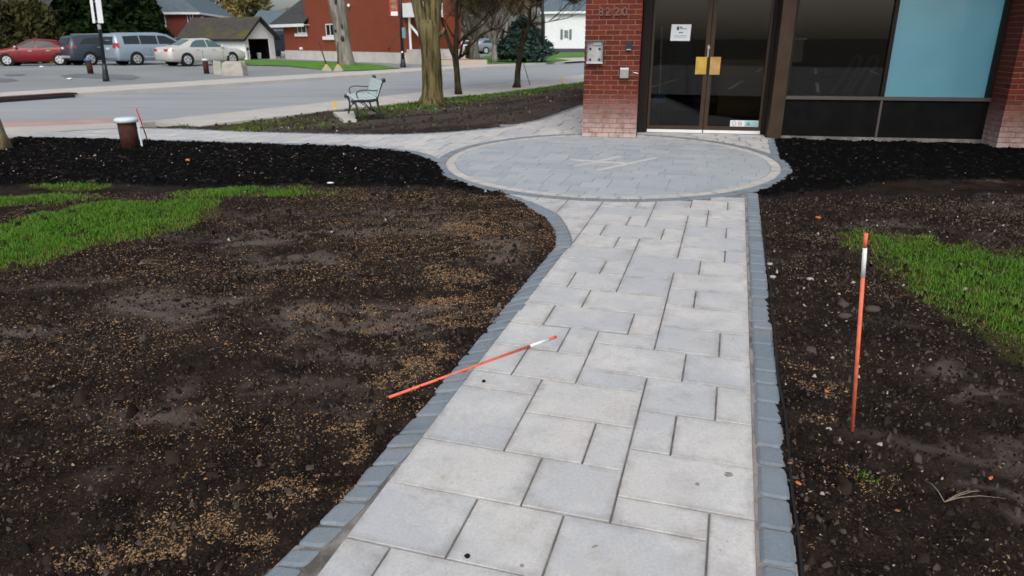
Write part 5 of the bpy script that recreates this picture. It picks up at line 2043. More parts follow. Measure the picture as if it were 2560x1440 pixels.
# grey roofed house far left
w4 = Wall((atd(-260, 20, 66).x, 66, 0), (atd(112, 20, 64).x, 64, 0))
h4 = thing('house', 'grey roofed house at the top left behind the brown shrubs', 'house', w4.P0, w4.rz)
z4 = atd(60, 27, 65).z
MB().box(0, w4.L, 0, 8, -.5, z4).build('wall', mat('tan_wall', (0.20, 0.17, 0.14), 0.8), h4)
rf = MB()
rf.add([(-.4, -.5, z4), (w4.L + .4, -.5, z4), (w4.L + .4, 4, z4 + 3.4), (-.4, 4, z4 + 3.4), (-.4, 8.5, z4), (w4.L + .4, 8.5, z4)], [(0, 1, 2, 3), (3, 2, 5, 4)])
rf.build('roof', M['shingle'], h4)
MB().box(-.4, w4.L + .4, -.55, -.45, z4 - .2, z4).build('fascia', M['white'], h4)
# green house far behind between the garage and the red house
p = atd(690, 74, 95)
t = thing('house', 'pale blue house far behind in the gap left of the big red house', 'house', (p.x, 95, 0), -.3)
MB().box(-4, 3.4, 0, 6, -.5, p.z + .2).build('wall', mat('pale_blue', (0.33, 0.42, 0.47), 0.7), t)
rf = MB()
rf.add([(-4.4, -.4, p.z + .2), (3.8, -.4, p.z + .2), (3.8, 3, p.z + 2.4), (-4.4, 3, p.z + 2.4), (-4.4, 6.4, p.z + .2), (3.8, 6.4, p.z + .2)], [(0, 1, 2, 3), (3, 2, 5, 4)])
rf.build('roof', M['slate_roof'], t)

# ---- planters in front of the red house porch
q0, q1 = at(1052, 160, 0.0), at(1165, 158, 0.0)
wp = Wall(q0, q1)
t = thing('brick_planter', 'low planter wall of pale concrete and red brick behind the big olive tree', 'planter', q0, wp.rz)
zt_ = wp.uz(1100, 130)[1]
seg = [(0, .12, 'redbrick'), (.12, .42, 'concrete'), (.42, .72, 'redbrick'), (.72, 1.0, 'redbrick2')]
for a, b_, m_ in seg:
    MB().box(wp.L * a, wp.L * b_ - .005, 0, 2.2, -.3, zt_).build('wall_segment', M[m_], t)
q0, q1 = at(1098, 163, 0.0), at(1218, 162, 0.0)
wp = Wall(q0, q1)
t = thing('flower_bed', 'low beige kerbed flower bed with red brown mulch beyond the road', 'flower bed', q0, wp.rz)
MB().box(0, wp.L, 0, .25, -.2, .32).build('kerb_stone', mat('beige_kerb', (0.43, 0.37, 0.29), 0.85), t)
MB().box(0, wp.L, .25, 3.0, -.2, .30).build('red_mulch', mat('red_mulch', (0.16, 0.055, 0.035), 0.9, (0.22, 0.09, 0.06), 3), t)


# ================================================================== CARS
def make_car(name, label, cat, pos, head, st, paint, side_panes, rear=None, front=None, wheels=(-1.4, 1.35), wr_=.33, group=None, glass='glass_dark', tail=None, headl=None, plate=None, trim=None, handles=(), mirror_x=None, mirror_z=1.0):
    t = thing(name, label, cat, pos, head, group)
    xs = [s[0] for s in st]

    def prof(x):
        out = []
        for k in range(1, 6):
            out.append(float(np.interp(x, xs, [s[k] for s in st])))
        return out  # belt, roof, w, wr, zb

    def ring(x):
        belt, roof, w, wr, zb = prof(x)
        h = [(0, zb), (w * .90, zb), (w * .985, zb + .14), (w, zb + (belt - zb) * .5), (w * .985, zb + (belt - zb) * .82), (w * .955, belt), (wr + (w * .955 - wr) * .08, belt + (roof - belt) * .90), (wr * .86, roof - .012), (wr * .45, roof + .012), (0, roof + .018)]
        return h

    def full(x):
        h = ring(x)
        return [(x, -y, z) for y, z in h] + [(x, y, z) for y, z in h[-2:0:-1]]

    XX = sorted(set(xs + list(np.linspace(xs[0], xs[-1], 26))))
    MB().loft([full(x) for x in XX]).build('body', paint, t, True)

    def ysurf(x, z):
        h = ring(x)
        (y4, z4), (y5, z5) = h[5], h[6]
        k = (z - z4) / max(1e-4, (z5 - z4))
        return y4 + (y5 - y4) * k

    for sgn in (-1, 1):
        for pane in side_panes:
            mb = MB()
            v = [(x, sgn * (ysurf(x, z) + .018), z) for x, z in pane]
            v2 = [(x, sgn * (ysurf(x, z) - .01), z) for x, z in pane]
            n = len(pane)
            mb.add(v + v2, [tuple(range(n))] + [(i, (i + 1) % n, n + (i + 1) % n, n + i) for i in range(n)])
            mb.build('side_window', M[glass], t)
    for wdw, nm in ((rear, 'rear_window'), (front, 'windscreen')):
        if wdw:
            (xa, fa_), (xb, fb) = wdw
            rows = []
            for k in range(5):
                x = xa + (xb - xa) * k / 4
                belt, roof, w, wr, zb = prof(x)
                f = fa_ + (fb - fa_) * k / 4
                rows.append([(x, wr * f * c, roof + .022 - .03 * abs(c) ** 3) for c in (-1, -.6, 0, .6, 1)])
            d = .02
            nx = (xb - xa)
            nz = prof(xb)[1] - prof(xa)[1]
            L = math.hypot(nx, nz)
            ox, oz = -nz / L * d * (1 if nx > 0 else -1), abs(nx) / L * d
            v = [(x + ox, y, z + oz - .012) for r in rows for x, y, z in r]
            f = [(a * 5 + b, a * 5 + b + 1, a * 5 + b + 6, a * 5 + b + 5) for a in range(4) for b in range(4)]
            MB().add(v, f).build(nm, M[glass], t, True)
    for wx in wheels:
        for sgn in (-1, 1):
            w = prof(wx)[2]
            MB().tube([(wx, sgn * (w - .25), wr_ + .02), (wx, sgn * (w + .003), wr_ + .02)], wr_ * 1.16, 22).build('wheel_arch', M['rubber'], t)
            ty = MB()
            a = w - .19
            b_ = w + .012
            ty.tube([(wx, sgn * a, wr_), (wx, sgn * (a + .02), wr_), (wx, sgn * (b_ - .02), wr_), (wx, sgn * b_, wr_)], [wr_ * .93, wr_, wr_, wr_ * .93], 22)
            wh = ty.build('wheel', M['rubber'], t, True)
            rm_ = MB()
            rm_.tube([(wx, sgn * (b_ - .01), wr_), (wx, sgn * (b_ + .006), wr_)], [wr_ * .72, wr_ * .66], 20)
            rm_.build('rim', M['rim'], wh)
            sp = MB()
            for k in range(5):
                an = k * 2 * math.pi / 5 + .3
                c_, s_ = math.cos(an), math.sin(an)
                sp.obox((wx + c_ * wr_ * .42, sgn * (b_ + .006), wr_ + s_ * wr_ * .42), (c_ * wr_ * .12, 0, s_ * wr_ * .12), (0, .003, 0), (-s_ * wr_ * .10, 0, c_ * wr_ * .10))
            sp.build('rim_gap', M['black'], wh)
    for nm, spec, m_ in (('tail_light', tail, 'taillight'), ('headlight', headl, 'headlight')):
        if spec:
            x0, x1, y0, z0, z1 = spec
            for sgn in (-1, 1):
                mb = MB()
                pts = []
                for x in (x0, (x0 + x1) / 2, x1):
                    w = prof(x)[2]
                    pts.append((x, w + .012))
                end = x0 if abs(x0) > abs(x1) else x1
                ex = end + (.025 if end > 0 else -.025)
                loop = [(x1 if end == x0 else x0, prof(x1 if end == x0 else x0)[2] + .012), (end, prof(end)[2] + .015), (ex, prof(end)[2] * .97), (ex, y0), (end * .97, y0), (end * .97, prof(end)[2] * .8)]
                mb.prism([(x, sgn * y, z0) for x, y in loop], (0, 0, z1 - z0))
                mb.build(nm, M[m_], t)
    if plate:
        x, z, h = plate
        MB().box(x - .012, x + .012, -.16, .16, z, z + .11).build('licence_plate', M['tape'], t)
    if trim:
        for (x0, x1, z0, z1, m_) in trim:
            mb = MB()
            for sgn in (-1, 1):
                for xa, xb in zip(np.linspace(x0, x1, 5)[:-1], np.linspace(x0, x1, 5)[1:]):
                    pa_ = prof(xa)
                    pb_ = prof(xb)
                    mb.prism([(xa, sgn * (pa_[2] * .99), z0), (xb, sgn * (pb_[2] * .99), z0), (xb, sgn * (pb_[2] + .012), z0), (xa, sgn * (pa_[2] + .012), z0)], (0, 0, z1 - z0))
            mb.build('trim', M[m_], t)
    for hx, hz in handles:
        mb = MB()
        for sgn in (-1, 1):
            w = prof(hx)[2]
            mb.box(hx - .10, hx + .10, sgn * w * .985 - .02, sgn * w * .985 + .035 * sgn, hz, hz + .035)
        mb.build('door_handle', M['rim'], t)
    if mirror_x is not None:
        for sgn in (-1, 1):
            y = ysurf(mirror_x, mirror_z)
            MB().ball((mirror_x, sgn * (y + .12), mirror_z + .04), .07, .12, .08, 10, 6).build('mirror', M['rim'] if 'red' in label else paint, t, True)
    # door shut lines
    mb = MB()
    for hx in (handles[0][0] + .28,) + ((handles[-1][0] + .55,) if handles else ()) if handles else ():
        for sgn in (-1, 1):
            belt, roof, w, wr, zb = prof(hx)
            mb.box(hx - .008, hx + .008, sgn * (w * .99) - .008, sgn * (w * .99) + .012, zb + .12, belt * .86)
    if mb.v:
        mb.build('shut_line', M['black'], t)
    return t


def paint(name, col, metal=.35):
    return mat(name, col, 0.35, metal=metal, spec=0.4, coat=0.15)


HEAD = math.atan2(.80, .60)
# pearl white saloon: x, belt, roof, half width, roof half width, underside
sedan = [(-2.42, .60, .70, .62, .55, .42), (-2.36, .86, .93, .80, .66, .30), (-2.2, .96, 1.01, .88, .70, .24), (-1.72, .98, 1.045, .91, .70, .22), (-.85, .97, 1.43, .92, .58, .20), (.20, .94, 1.45, .92, .60, .20), (1.18, .90, .99, .91, .70, .20), (1.9, .82, .88, .89, .70, .22), (2.28, .68, .76, .82, .62, .26), (2.42, .48, .56, .66, .5, .34)]
p = at(472, 165)
sd_pos = Vector((p.x, p.y, p.z)) + Vector((math.cos(HEAD), math.sin(HEAD), 0)) * 1.40 + Vector((-math.sin(HEAD), math.cos(HEAD), 0)) * .9
make_car('parked_car', 'pearl white saloon car parked in front of the white garage', 'car', sd_pos, HEAD, sedan, paint('pearl_paint', (0.62, 0.61, 0.58)),
         [[(-1.15, 1.0), (-.90, 1.24), (-.62, 1.36), (-.12, 1.38), (-.12, .99)], [(-.06, .99), (-.06, 1.38), (.20, 1.37), (.50, 1.26), (.86, 1.02), (.86, .98)]],
         ((-1.60, .9), (-.95, .92)), ((1.08, .92), (.34, .92)), (-1.40, 1.38), .325, 'cars parked in a row', 'glass_teal', (-2.40, -2.14, .42, .79, .91), (2.40, 1.95, .45, .58, .68), (-2.43, .72, .1), None, ((-.75, .84), (.25, .83)), .78, .98)
# silver minivan
van = [(-2.52, .70, .80, .78, .66, .42), (-2.46, 1.02, 1.35, .93, .76, .32), (-2.34, 1.10, 1.70, .98, .72, .26), (-2.0, 1.10, 1.76, .99, .72, .24), (.2, 1.07, 1.78, 1.0, .72, .22), (.75, 1.05, 1.68, 1.0, .70, .22), (1.75, 1.00, 1.10, .98, .78, .22), (2.25, .90, .97, .93, .72, .24), (2.52, .60, .70, .72, .6, .32)]
p = at(345, 163)
vn_pos = Vector((p.x, p.y, p.z)) + Vector((math.cos(HEAD), math.sin(HEAD), 0)) * 1.45 + Vector((-math.sin(HEAD), math.cos(HEAD), 0)) * .97
vt = make_car('parked_car', 'silver blue minivan parked between the dark SUV and the white saloon', 'minivan', vn_pos, HEAD, van, paint('silver_paint', (0.31, 0.40, 0.47), .4),
              [[(-2.0, 1.16), (-1.98, 1.58), (-1.1, 1.62), (-1.1, 1.16)], [(-1.04, 1.16), (-1.04, 1.62), (-.05, 1.62), (-.05, 1.15)], [(.02, 1.15), (.02, 1.62), (.50, 1.60), (.95, 1.38), (1.32, 1.13)]],
              None, ((1.68, .92), (.82, .92)), (-1.42, 1.50), .34, 'cars parked in a row', 'glass_dark', (-2.50, -2.34, .62, .94, 1.22), (2.45, 2.0, .5, .70, .86), (-2.53, .86, .1), [(-1.0, 1.2, .42, .50, 'rim')], ((-.85, .98), (.15, .98)), 1.20, 1.12)
MB().prism([(-2.480, -.62, 1.12), (-2.480, .62, 1.12), (-2.385, .56, 1.56), (-2.385, -.56, 1.56)], (-.03, 0, .008)).build('rear_window', M['glass_rear'], vt)
MB().box(-2.56, -2.44, -.80, .80, .42, .60).build('bumper', paint('silver_paint_low', (0.33, 0.39, 0.44), .4), vt)
# dark SUV
suv = [(-2.32, .70, .82, .78, .62, .44), (-2.26, 1.02, 1.18, .91, .72, .34), (-2.05, 1.12, 1.58, .95, .66, .28), (-1.5, 1.12, 1.66, .96, .66, .26), (.0, 1.08, 1.69, .97, .68, .24), (.45, 1.06, 1.64, .97, .68, .24), (1.25, 1.04, 1.13, .96, .78, .24), (2.05, .98, 1.03, .92, .74, .26), (2.32, .62, .76, .72, .6, .34)]
p = at(231, 163)
sv_pos = Vector((p.x, p.y, p.z)) + Vector((math.cos(HEAD), math.sin(HEAD), 0)) * 1.30 + Vector((-math.sin(HEAD), math.cos(HEAD), 0)) * .95
sv = make_car('parked_car', 'dark blue grey SUV parked next to the silver minivan', 'SUV', sv_pos, HEAD, suv, paint('dark_blue_paint', (0.055, 0.075, 0.10), .4),
              [[(-1.75, 1.18), (-1.40, 1.46), (-.55, 1.54), (-.55, 1.16)], [(-.48, 1.16), (-.48, 1.54), (.10, 1.54), (.45, 1.46), (.95, 1.12)]],
              None, ((1.20, .92), (.52, .92)), (-1.32, 1.36), .35, 'cars parked in a row', 'glass_dark', (-2.30, -1.98, .50, .92, 1.06), (2.25, 1.8, .5, .75, .88), (-2.335, .90, .1), [(-1.0, 1.0, .36, .46, 'blackplastic')], ((-.75, .96), (.15, .96)), .85, 1.12)
MB().prism([(-2.262, -.60, 1.16), (-2.262, .60, 1.16), (-2.085, .54, 1.50), (-2.085, -.54, 1.50)], (-.03, 0, .012)).build('rear_window', M['glass_rear'], sv)
MB().box(-2.36, -2.25, -.72, .72, .42, .54).build('bumper', M['rim'], sv)
rk = MB()
for sgn in (-1, 1):
    rk.tube([(-1.5, sgn * .58, 1.70), (.2, sgn * .60, 1.73)], .02, 6)
rk.build('roof_rail', M['rim'], sv)
# red compact, nose to the left
red_ = [(-2.2, .62, .74, .66, .55, .40), (-2.12, .88, .98, .80, .64, .30), (-1.95, .95, 1.06, .84, .62, .25), (-1.1, .96, 1.38, .86, .57, .22), (-.2, .93, 1.46, .86, .58, .20), (.25, .92, 1.42, .86, .58, .20), (1.15, .90, .98, .85, .68, .20), (1.85, .80, .86, .82, .64, .22), (2.12, .62, .70, .72, .55, .26), (2.2, .42, .52, .56, .45, .32)]
HR = math.pi + HEAD - .35
p = at(47, 167)
rd_pos = Vector((p.x, p.y, p.z)) - Vector((math.cos(HR), math.sin(HR), 0)) * 1.32 + Vector((math.sin(HR), -math.cos(HR), 0)) * .84 * 1
rd_c = at(96, 164)
make_car('parked_car', 'red compact car at the left end of the parked row, its nose to the left', 'car', Vector((rd_c.x, rd_c.y, rd_c.z)) + Vector((-.35, .65, 0)), HR - .25, red_, paint('red_paint', (0.17, 0.006, 0.010), .1),
         [[(-1.35, .99), (-1.05, 1.24), (-.75, 1.33), (-.22, 1.38), (-.22, .96)], [(-.16, .96), (-.16, 1.38), (.22, 1.35), (.55, 1.22), (.90, .96)]],
         ((-1.75, .9), (-1.2, .9)), ((1.08, .92), (.36, .92)), (-1.28, 1.34), .315, 'cars parked in a row', 'glass_rear', (-2.16, -1.9, .5, .80, .92), (2.14, 1.72, .40, .60, .74), (-2.22, .7, .1), None, ((-.80, .80), (.10, .79)), .80, .98)
# far grey SUV behind the blue spruce
p = at(1236, 134, 0.0)
make_car('parked_car', 'grey SUV far along the street, half hidden by bare trees and a spruce', 'SUV', (p.x, p.y, 0), .35, suv, paint('grey_paint', (0.20, 0.24, 0.27), .4),
         [[(-1.75, 1.18), (-1.40, 1.46), (-.55, 1.54), (-.55, 1.16)], [(-.48, 1.16), (-.48, 1.54), (.10, 1.54), (.45, 1.46), (.95, 1.12)]],
         ((-2.2, .85), (-2.06, .85)), ((1.20, .92), (.52, .92)), (-1.32, 1.36), .35, 'cars far along the street', 'glass_dark', (-2.30, -1.98, .50, .92, 1.06), (2.25, 1.8, .5, .75, .88), (-2.335, .90, .1), None, ((-.75, .96), (.15, .96)), .85, 1.12)
p = at(1172, 133, 0.0)
make_car('parked_car', 'white car far along the street, seen between bare branches', 'car', (p.x, p.y, 0), .35, sedan, paint('white_paint_far', (0.6, 0.61, 0.62), .1),
         [[(-1.15, 1.0), (-.90, 1.24), (-.62, 1.36), (-.12, 1.38), (-.12, .99)], [(-.06, .99), (-.06, 1.38), (.20, 1.37), (.50, 1.26), (.86, 1.02), (.86, .98)]],
         ((-1.60, .9), (-.95, .92)), ((1.08, .92), (.34, .92)), (-1.40, 1.38), .325, 'cars far along the street', 'glass_dark', (-2.40, -2.14, .42, .79, .91), (2.40, 1.95, .45, .58, .68), (-2.43, .72, .1), None, ((-.75, .84), (.25, .83)), .78, .98)

# ================================================================== POSTS, BLOCKS, SIGNS ON THE FAR SIDE
for (px, py, top, cp, lab) in [(227, 184, 152, 'blue', 'short brown bollard with a blue cap in front of the dark SUV'), (517, 184, 152, 'cap', 'short red brown bollard with a pale cap beside the limestone blocks')]:
    p = at(px, py)
    h = atd(px, top, p.y).z - p.z
    t = thing('bollard', lab, 'bollard', p, 0, 'bollards by the parking lot')
    MB().tube([(0, 0, 0), (0, 0, h)], .125, 14).build('post', M['rust'], t, True)
    MB().tube([(0, 0, h), (0, 0, h + .03), (0, 0, h + .09), (0, 0, h + .1)], [.14, .155, .14, .02], 14).build('cap', M[cp], t, True)
for (x0, y0, x1, y1, lab) in [(536, 153, 557, 186, 'small upright limestone block beside the red brown bollard'), (557, 155, 611, 189, 'big rough limestone block at the edge of the parking lot')]:
    a, b = at(x0, y1), at(x1, y1)
    wd = (b - a).length
    h = atd(x0, y0, a.y).z - a.z
    dpt = wd * .75
    mb = MB()
    rings = []
    for z, k in ((-.1, 1.0), (h * .3, 1.02), (h * .62, .99), (h * .88, .95), (h, .84)):
        ring_ = []
        for i in range(16):
            an = 2 * math.pi * i / 16 + math.pi / 4
            c, s = math.cos(an), math.sin(an)
            e = max(abs(c), abs(s))
            ring_.append((c / e * wd / 2 * k * random.uniform(.93, 1.03), s / e * dpt / 2 * k * random.uniform(.93, 1.03), z + random.uniform(-.03, .03) * (z > 0)))
        rings.append(ring_)
    mb.loft(rings)
    t = mb.build('stone_block', M['stone'], loc=((a.x + b.x) / 2, a.y + dpt / 2, a.z))
    tag(t, lab, 'stone block', 'limestone blocks at the lot edge')


def pole_thing(name, label, cat, base, top, r0, r1, flare=None):
    t = thing(name, label, cat, base)
    d = Vector(top) - Vector(base)
    MB().tube([d * 0, d], [r0, r1], 14).build('pole', M['black'], t, True)
    if flare:
        MB().tube([(0, 0, -.02), (0, 0, .12), d.normalized() * flare[1] * .6, d.normalized() * flare[1]], [flare[0], flare[0] * .95, flare[0] * .75, r0 * 1.05], 14).build('base', M['black'], t, True)
    return t, d


p = at(266, 203)
tp = atd(236, -30, p.y)
lp, d = pole_thing('lamp_post', 'black lamp post with two long pale sign plates at the edge of the parking lot', 'lamp post', p, p + (tp - p) * 1.9, .075, .06, (.135, .7))
# two sign plates fastened to the post, seen nearly edge on
s0 = atd(237, 58, p.y) - p
s1 = atd(225, -20, p.y) - p
e1 = atd(253, 58, p.y) - p
e2 = atd(240, -20, p.y) - p
up = d.normalized()
for lo in (s0, e1):
    k = lo.z / up.z
    mb = MB()
    c = up * (s0.z / up.z + .9) + Vector((-.135 if lo is s0 else .135, -.10, 0))
    mb.obox(c, Vector((.075, -.05 if lo is s0 else .05, 0)), up * .9, (.006, .008, 0))
    mb.build('sign_plate', M['siding'], lp)
mb = MB()
for z in (.06, .8, 1.5):
    b0 = up * (s0.z / up.z + z)
    mb.obox(b0, (.10, 0, 0), (0, .08, 0), (0, 0, .025))
b0 = up * (s0.z / up.z - .14)
mb.obox(b0 + Vector((.04, -.09, 0)), (.06, 0, 0), (0, .01, 0), (0, 0, .09))
mb.build('bracket', M['steel'], lp)
lh = d
mb = MB()
mb.tube([d, d + Vector((0, 0, .15)), d + Vector((0, 0, .6)), d + Vector((0, 0, .8))], [.08, .17, .2, .03], 12)
mb.build('lantern', M['black'], lp, True)

p = at(1008, 168)
tp = atd(1001, 0, p.y)
lp2, d = pole_thing('lamp_post', 'black lamp post with a red banner at the corner of the brick house', 'lamp post', p, p + (tp - p) * 1.7, .11, .09, (.19, .5))
up = d.normalized()
zb0 = atd(985, 40, p.y).z - p.z
bn = MB()
bn.box(-.62, -.14, -.01, .01, zb0, zb0 + 1.5)
o = bn.build('banner', M['red'], lp2)
MB().box(-.56, -.16, -.014, -.0105, zb0 + .02, zb0 + .25).build('banner_foot', M['white'], lp2)
MB().box(-.54, -.2, -.014, -.0105, zb0 + .34, zb0 + .95).build('banner_picture', mat('banner_tan', (0.38, 0.26, 0.13), 0.7, (0.08, 0.07, 0.05), 4), lp2)
MB().box(-.66, 0, -.02, .02, zb0 - .05, zb0 - .01).build('banner_arm', M['black'], lp2)
zb1 = atd(1010, 95, p.y).z - p.z
MB().box(.06, .26, -.14, .14, zb1, zb1 + .6).build('junction_box', mat('box_teal', (0.12, 0.24, 0.28), 0.5), lp2)
MB().box(-.05, .05, -.14, -.10, zb1 - .85, zb1 - .75).build('label_plate', M['white'], lp2)
mb = MB()
mb.tube([d, d + Vector((0, 0, .2)), d + Vector((0, 0, .8)), d + Vector((0, 0, 1.0))], [.1, .2, .24, .03], 12)
mb.build('lantern', M['black'], lp2, True)
p = at(1358, 156)
lp3, d = pole_thing('lamp_post', 'slim black lamp post right of the blue spruce', 'lamp post', p, p + Vector((-.15, 0, 6.5)), .13, .09, (.22, .6))
mb = MB()
mb.tube([d, d + Vector((0, 0, .2)), d + Vector((0, 0, .8)), d + Vector((0, 0, 1.0))], [.1, .2, .24, .03], 12)
mb.build('lantern', M['black'], lp3, True)
# concrete bases with rods
for (px, py, tx, ty, lab) in [(817, 177, 797, 103, 'concrete base with a tilted dark rod at the edge of the small lawn'), (846, 177, 845, 104, 'concrete base with an upright dark rod in front of the dead trunk')]:
    p = at(px, py)
    q = atd(tx, ty, p.y) - p
    t = thing('post_base', lab, 'post base', p, 0, 'concrete bases with rods')
    MB().tube([(0, 0, -.03), (0, 0, .03), (0, 0, .26)], [.30, .28, .10], 4).build('foot', mat('base_stone', (0.40, 0.35, 0.27), 0.85), t)
    MB().tube([(0, 0, .26), (0, 0, .34)], [.07, .06], 8).build('sleeve', M['yellow'], t)
    MB().tube([(0, 0, .3), q], [.035, .03], 8).build('rod', mat('rod_dark', (0.05, 0.022, 0.018), 0.6), t, True)
a, b = at(950, 150), atd(1003, 78, at(1008, 168).y)
t = thing('guy_wire', 'dark guy wire slanting from the banner lamp post down to the ground', 'guy wire', a)
MB().tube([(0, 0, 0), b - a], .025, 6).build('wire', M['black'], t)
MB().tube([(b - a) * .08, (b - a) * .5], .045, 6).build('guard', mat('guard_dark', (0.06, 0.02, 0.015), 0.6), t)
for px, py, L, lab in [(105, 168, .14, 'white scrap of litter on the lot in front of the red car'), (175, 199, .12, 'white scrap of litter on the lot left of the black lamp post')]:
    p = at(px, py)
    tag(MB().ball((p.x, p.y, p.z + .03), L, L * .7, .05, 7, 5, jit=.3).build('litter', M['tape'], smooth=True), lab, 'litter')
p = at(826, 462)
tag(MB().ball((p.x, p.y, float(terr(p.x, p.y)) + .02), .038, .02, .012, 8, 5, jit=.3).build('litter', M['tape'], smooth=True), 'white scrap lying at the back edge of the left grass patch', 'litter')


# ================================================================== TREES
def bark(mb, pts, rad, n=14, rough=.10):
    seed = random.random() * 100
    ph = [random.uniform(.0, 6.28) for _ in range(4)]
    mb.tube(pts, rad, n, rf=lambda i, k: 1 + rough * (math.sin(k * 2 * math.pi / n * 3 + ph[0] + i * .25) * .5 + math.sin(k * 2 * math.pi / n * 5 + ph[1] - i * .4) * .4 + random.uniform(-.35, .35)))


def branches(mb, p, d, L, r, depth, tips, spread=.55, up=.12, n=6, minr=.004):
    k = 4
    pts = [Vector(p)]
    dd = Vector(d).normalized()
    for i in range(k):
        dd = (dd + Vector((random.uniform(-1, 1), random.uniform(-1, 1), random.uniform(-.6, 1))) * .16 + Vector((0, 0, up * .3))).normalized()
        pts.append(pts[-1] + dd * L / k)
    r1 = max(minr, r * .55)
    mb.tube(pts, [r + (r1 - r) * i / k for i in range(k + 1)], max(3, n), cap=False)
    if depth == 0:
        tips.append((pts[-1], dd))
        tips.append((pts[2], dd))
        return
    m = random.choice((2, 3, 3))
    for j in range(m):
        q = pts[random.choice((2, 3, 4))] if j else pts[4]
        a = random.uniform(0, 6.28)
        side = Vector((math.cos(a), math.sin(a), random.uniform(-.1, .5)))
        nd = (dd * (1 - spread * .5) + side * spread).normalized()
        branches(mb, q, nd, L * random.uniform(.58, .82), r1 * random.uniform(.7, .95), depth - 1, tips, spread, up, n - 1, minr)


def twigs(tips, per, L, name, parent, bud=None, w=.006, buds=2):
    V, F, V2, F2 = [], [], [], []
    for p, d in tips:
        for _ in range(per):
            a = Vector((random.uniform(-1, 1), random.uniform(-1, 1), random.uniform(-.5, 1)))
            dd = (d * .7 + a * .8).normalized()
            l_ = L * random.uniform(.5, 1.2)
            m = p + dd * l_ * .5 + Vector((random.uniform(-1, 1), random.uniform(-1, 1), random.uniform(-1, 1))) * l_ * .08
            e = p + dd * l_
            s = dd.cross(Vector((random.uniform(-1, 1), random.uniform(-1, 1), .3))).normalized() * w
            o = len(V)
            V += [p - s, p + s, m + s * .7, m - s * .7, e]
            F += [(o, o + 1, o + 2), (o, o + 2, o + 3), (o + 3, o + 2, o + 4)]
            for _b in range(buds):
                c = p + dd * l_ * random.uniform(.2, 1.05)
                q = Vector((random.uniform(-1, 1), random.uniform(-1, 1), random.uniform(-1, 1))).normalized()
                r2 = q.cross(dd).normalized()
                sz = w * 4.2
                o2 = len(V2)
                V2 += [c + q * sz, c + r2 * sz * .6, c - q * sz, c - r2 * sz * .6]
                F2 += [(o2, o2 + 1, o2 + 2), (o2, o2 + 2, o2 + 3)]
    big_mesh('twigs', np.array([tuple(v) for v in V]), np.array(F), M['twig'], parent=parent)
    if bud and V2:
        big_mesh('buds', np.array([tuple(v) for v in V2]), np.array(F2), M[bud], parent=parent)


# big olive trunk by the bench
p = at(1081, 257)
p.z = float(terr(p.x, p.y))
t = thing('tree', 'thick olive grey tree trunk that forks, in the bed right of the park bench', 'tree', p)
mb = MB()
zs = np.linspace(-.1, 2.12, 16)
bark(mb, [(.0 + .015 * math.sin(z * 2), 0, z) for z in zs], [(.275 + .13 * math.exp(-max(z, 0) * 7) - .012 * z + .03 * max(0, z - 1.3)) * (1 if z < 2.0 else .72) for z in zs], 22, .07)
tips = []
for dx, dy, r in ((-.30, .05, .155), (.20, -.03, .165), (-.05, .32, .12)):
    pts = [(dx * .30, dy * .3, 1.35), (dx * .62, dy * .5, 1.95), (dx * 1.15, dy, 2.75), (dx * 1.7, dy * 1.9, 3.7), (dx * 2.6, dy * 3, 4.8)]
    bark(mb, pts, [r, r * .98, r * .92, r * .8, r * .62], 14, .07)
    for k in range(4):
        a = random.uniform(0, 6.28)
        branches(mb, Vector(pts[4]), Vector((math.cos(a) * .6 + dx, math.sin(a) * .6 + dy, 1)), 1.9, r * .45, 3, tips)
a = MB()
bark(mb, [(.22, 0, 1.72), (.34, -.03, 1.78), (.40, -.04, 1.92)], [.07, .055, .03], 10, .1)
mb.build('trunk', M['bark_olive'], t, True)
twigs(tips, 5, .8, 'twigs', t, 'bud')

# slender forked tree
p = at(1145, 236)
p.z = 0.0
t = thing('tree', 'slender dark tree with low spreading branches just right of the thick trunk', 'tree', p)
mb = MB()
Y = p.y
lc = lambda px, py, dy=0: atd(px, py, Y + dy) - p
r_ = .085
bark(mb, [lc(1146, 238), lc(1144, 215), lc(1142, 180), lc(1138, 145), lc(1139, 120), lc(1141, 90), lc(1143, 60), lc(1140, 30), lc(1146, -10), lc(1144, -60)], [.13, .10, .09, .10, .085, .075, .065, .055, .045, .03], 12, .07)
tips = []
for pts, r in (([(1138, 146), (1126, 118), (1116, 90), (1106, 55), (1095, 25), (1085, -15)], .075), ([(1134, 92), (1122, 72), (1112, 52), (1100, 38)], .028),
               ([(1146, 108), (1165, 88), (1190, 66), (1215, 40), (1228, 12), (1232, -20)], .045), ([(1150, 140), (1156, 110), (1166, 90), (1190, 75), (1212, 58), (1225, 40)], .04),
               ([(1141, 148), (1157, 138), (1175, 115), (1200, 88), (1225, 76), (1252, 70)], .05), ([(1141, 60), (1150, 35), (1152, 5), (1160, -30)], .03)):
    q = [lc(x, y, random.uniform(-.15, .15) * i) for i, (x, y) in enumerate(pts)]
    bark(mb, q, list(np.linspace(r, r * .35, len(q))), 8, .06)
    dd = (q[-1] - q[-2]).normalized()
    for k in range(5):
        i = random.choice((len(q) - 1, len(q) - 1, len(q) - 2))
        branches(mb, q[i], (dd + Vector((random.uniform(-.6, .6), random.uniform(-.7, .7), random.uniform(-.1, .7)))).normalized(), 1.0, r * .28, 2, tips, minr=.004)
mb.build('trunk', M['bark_dark'], t, True)
twigs(tips, 16, .7, 'twigs', t, 'bud', .006, 3)

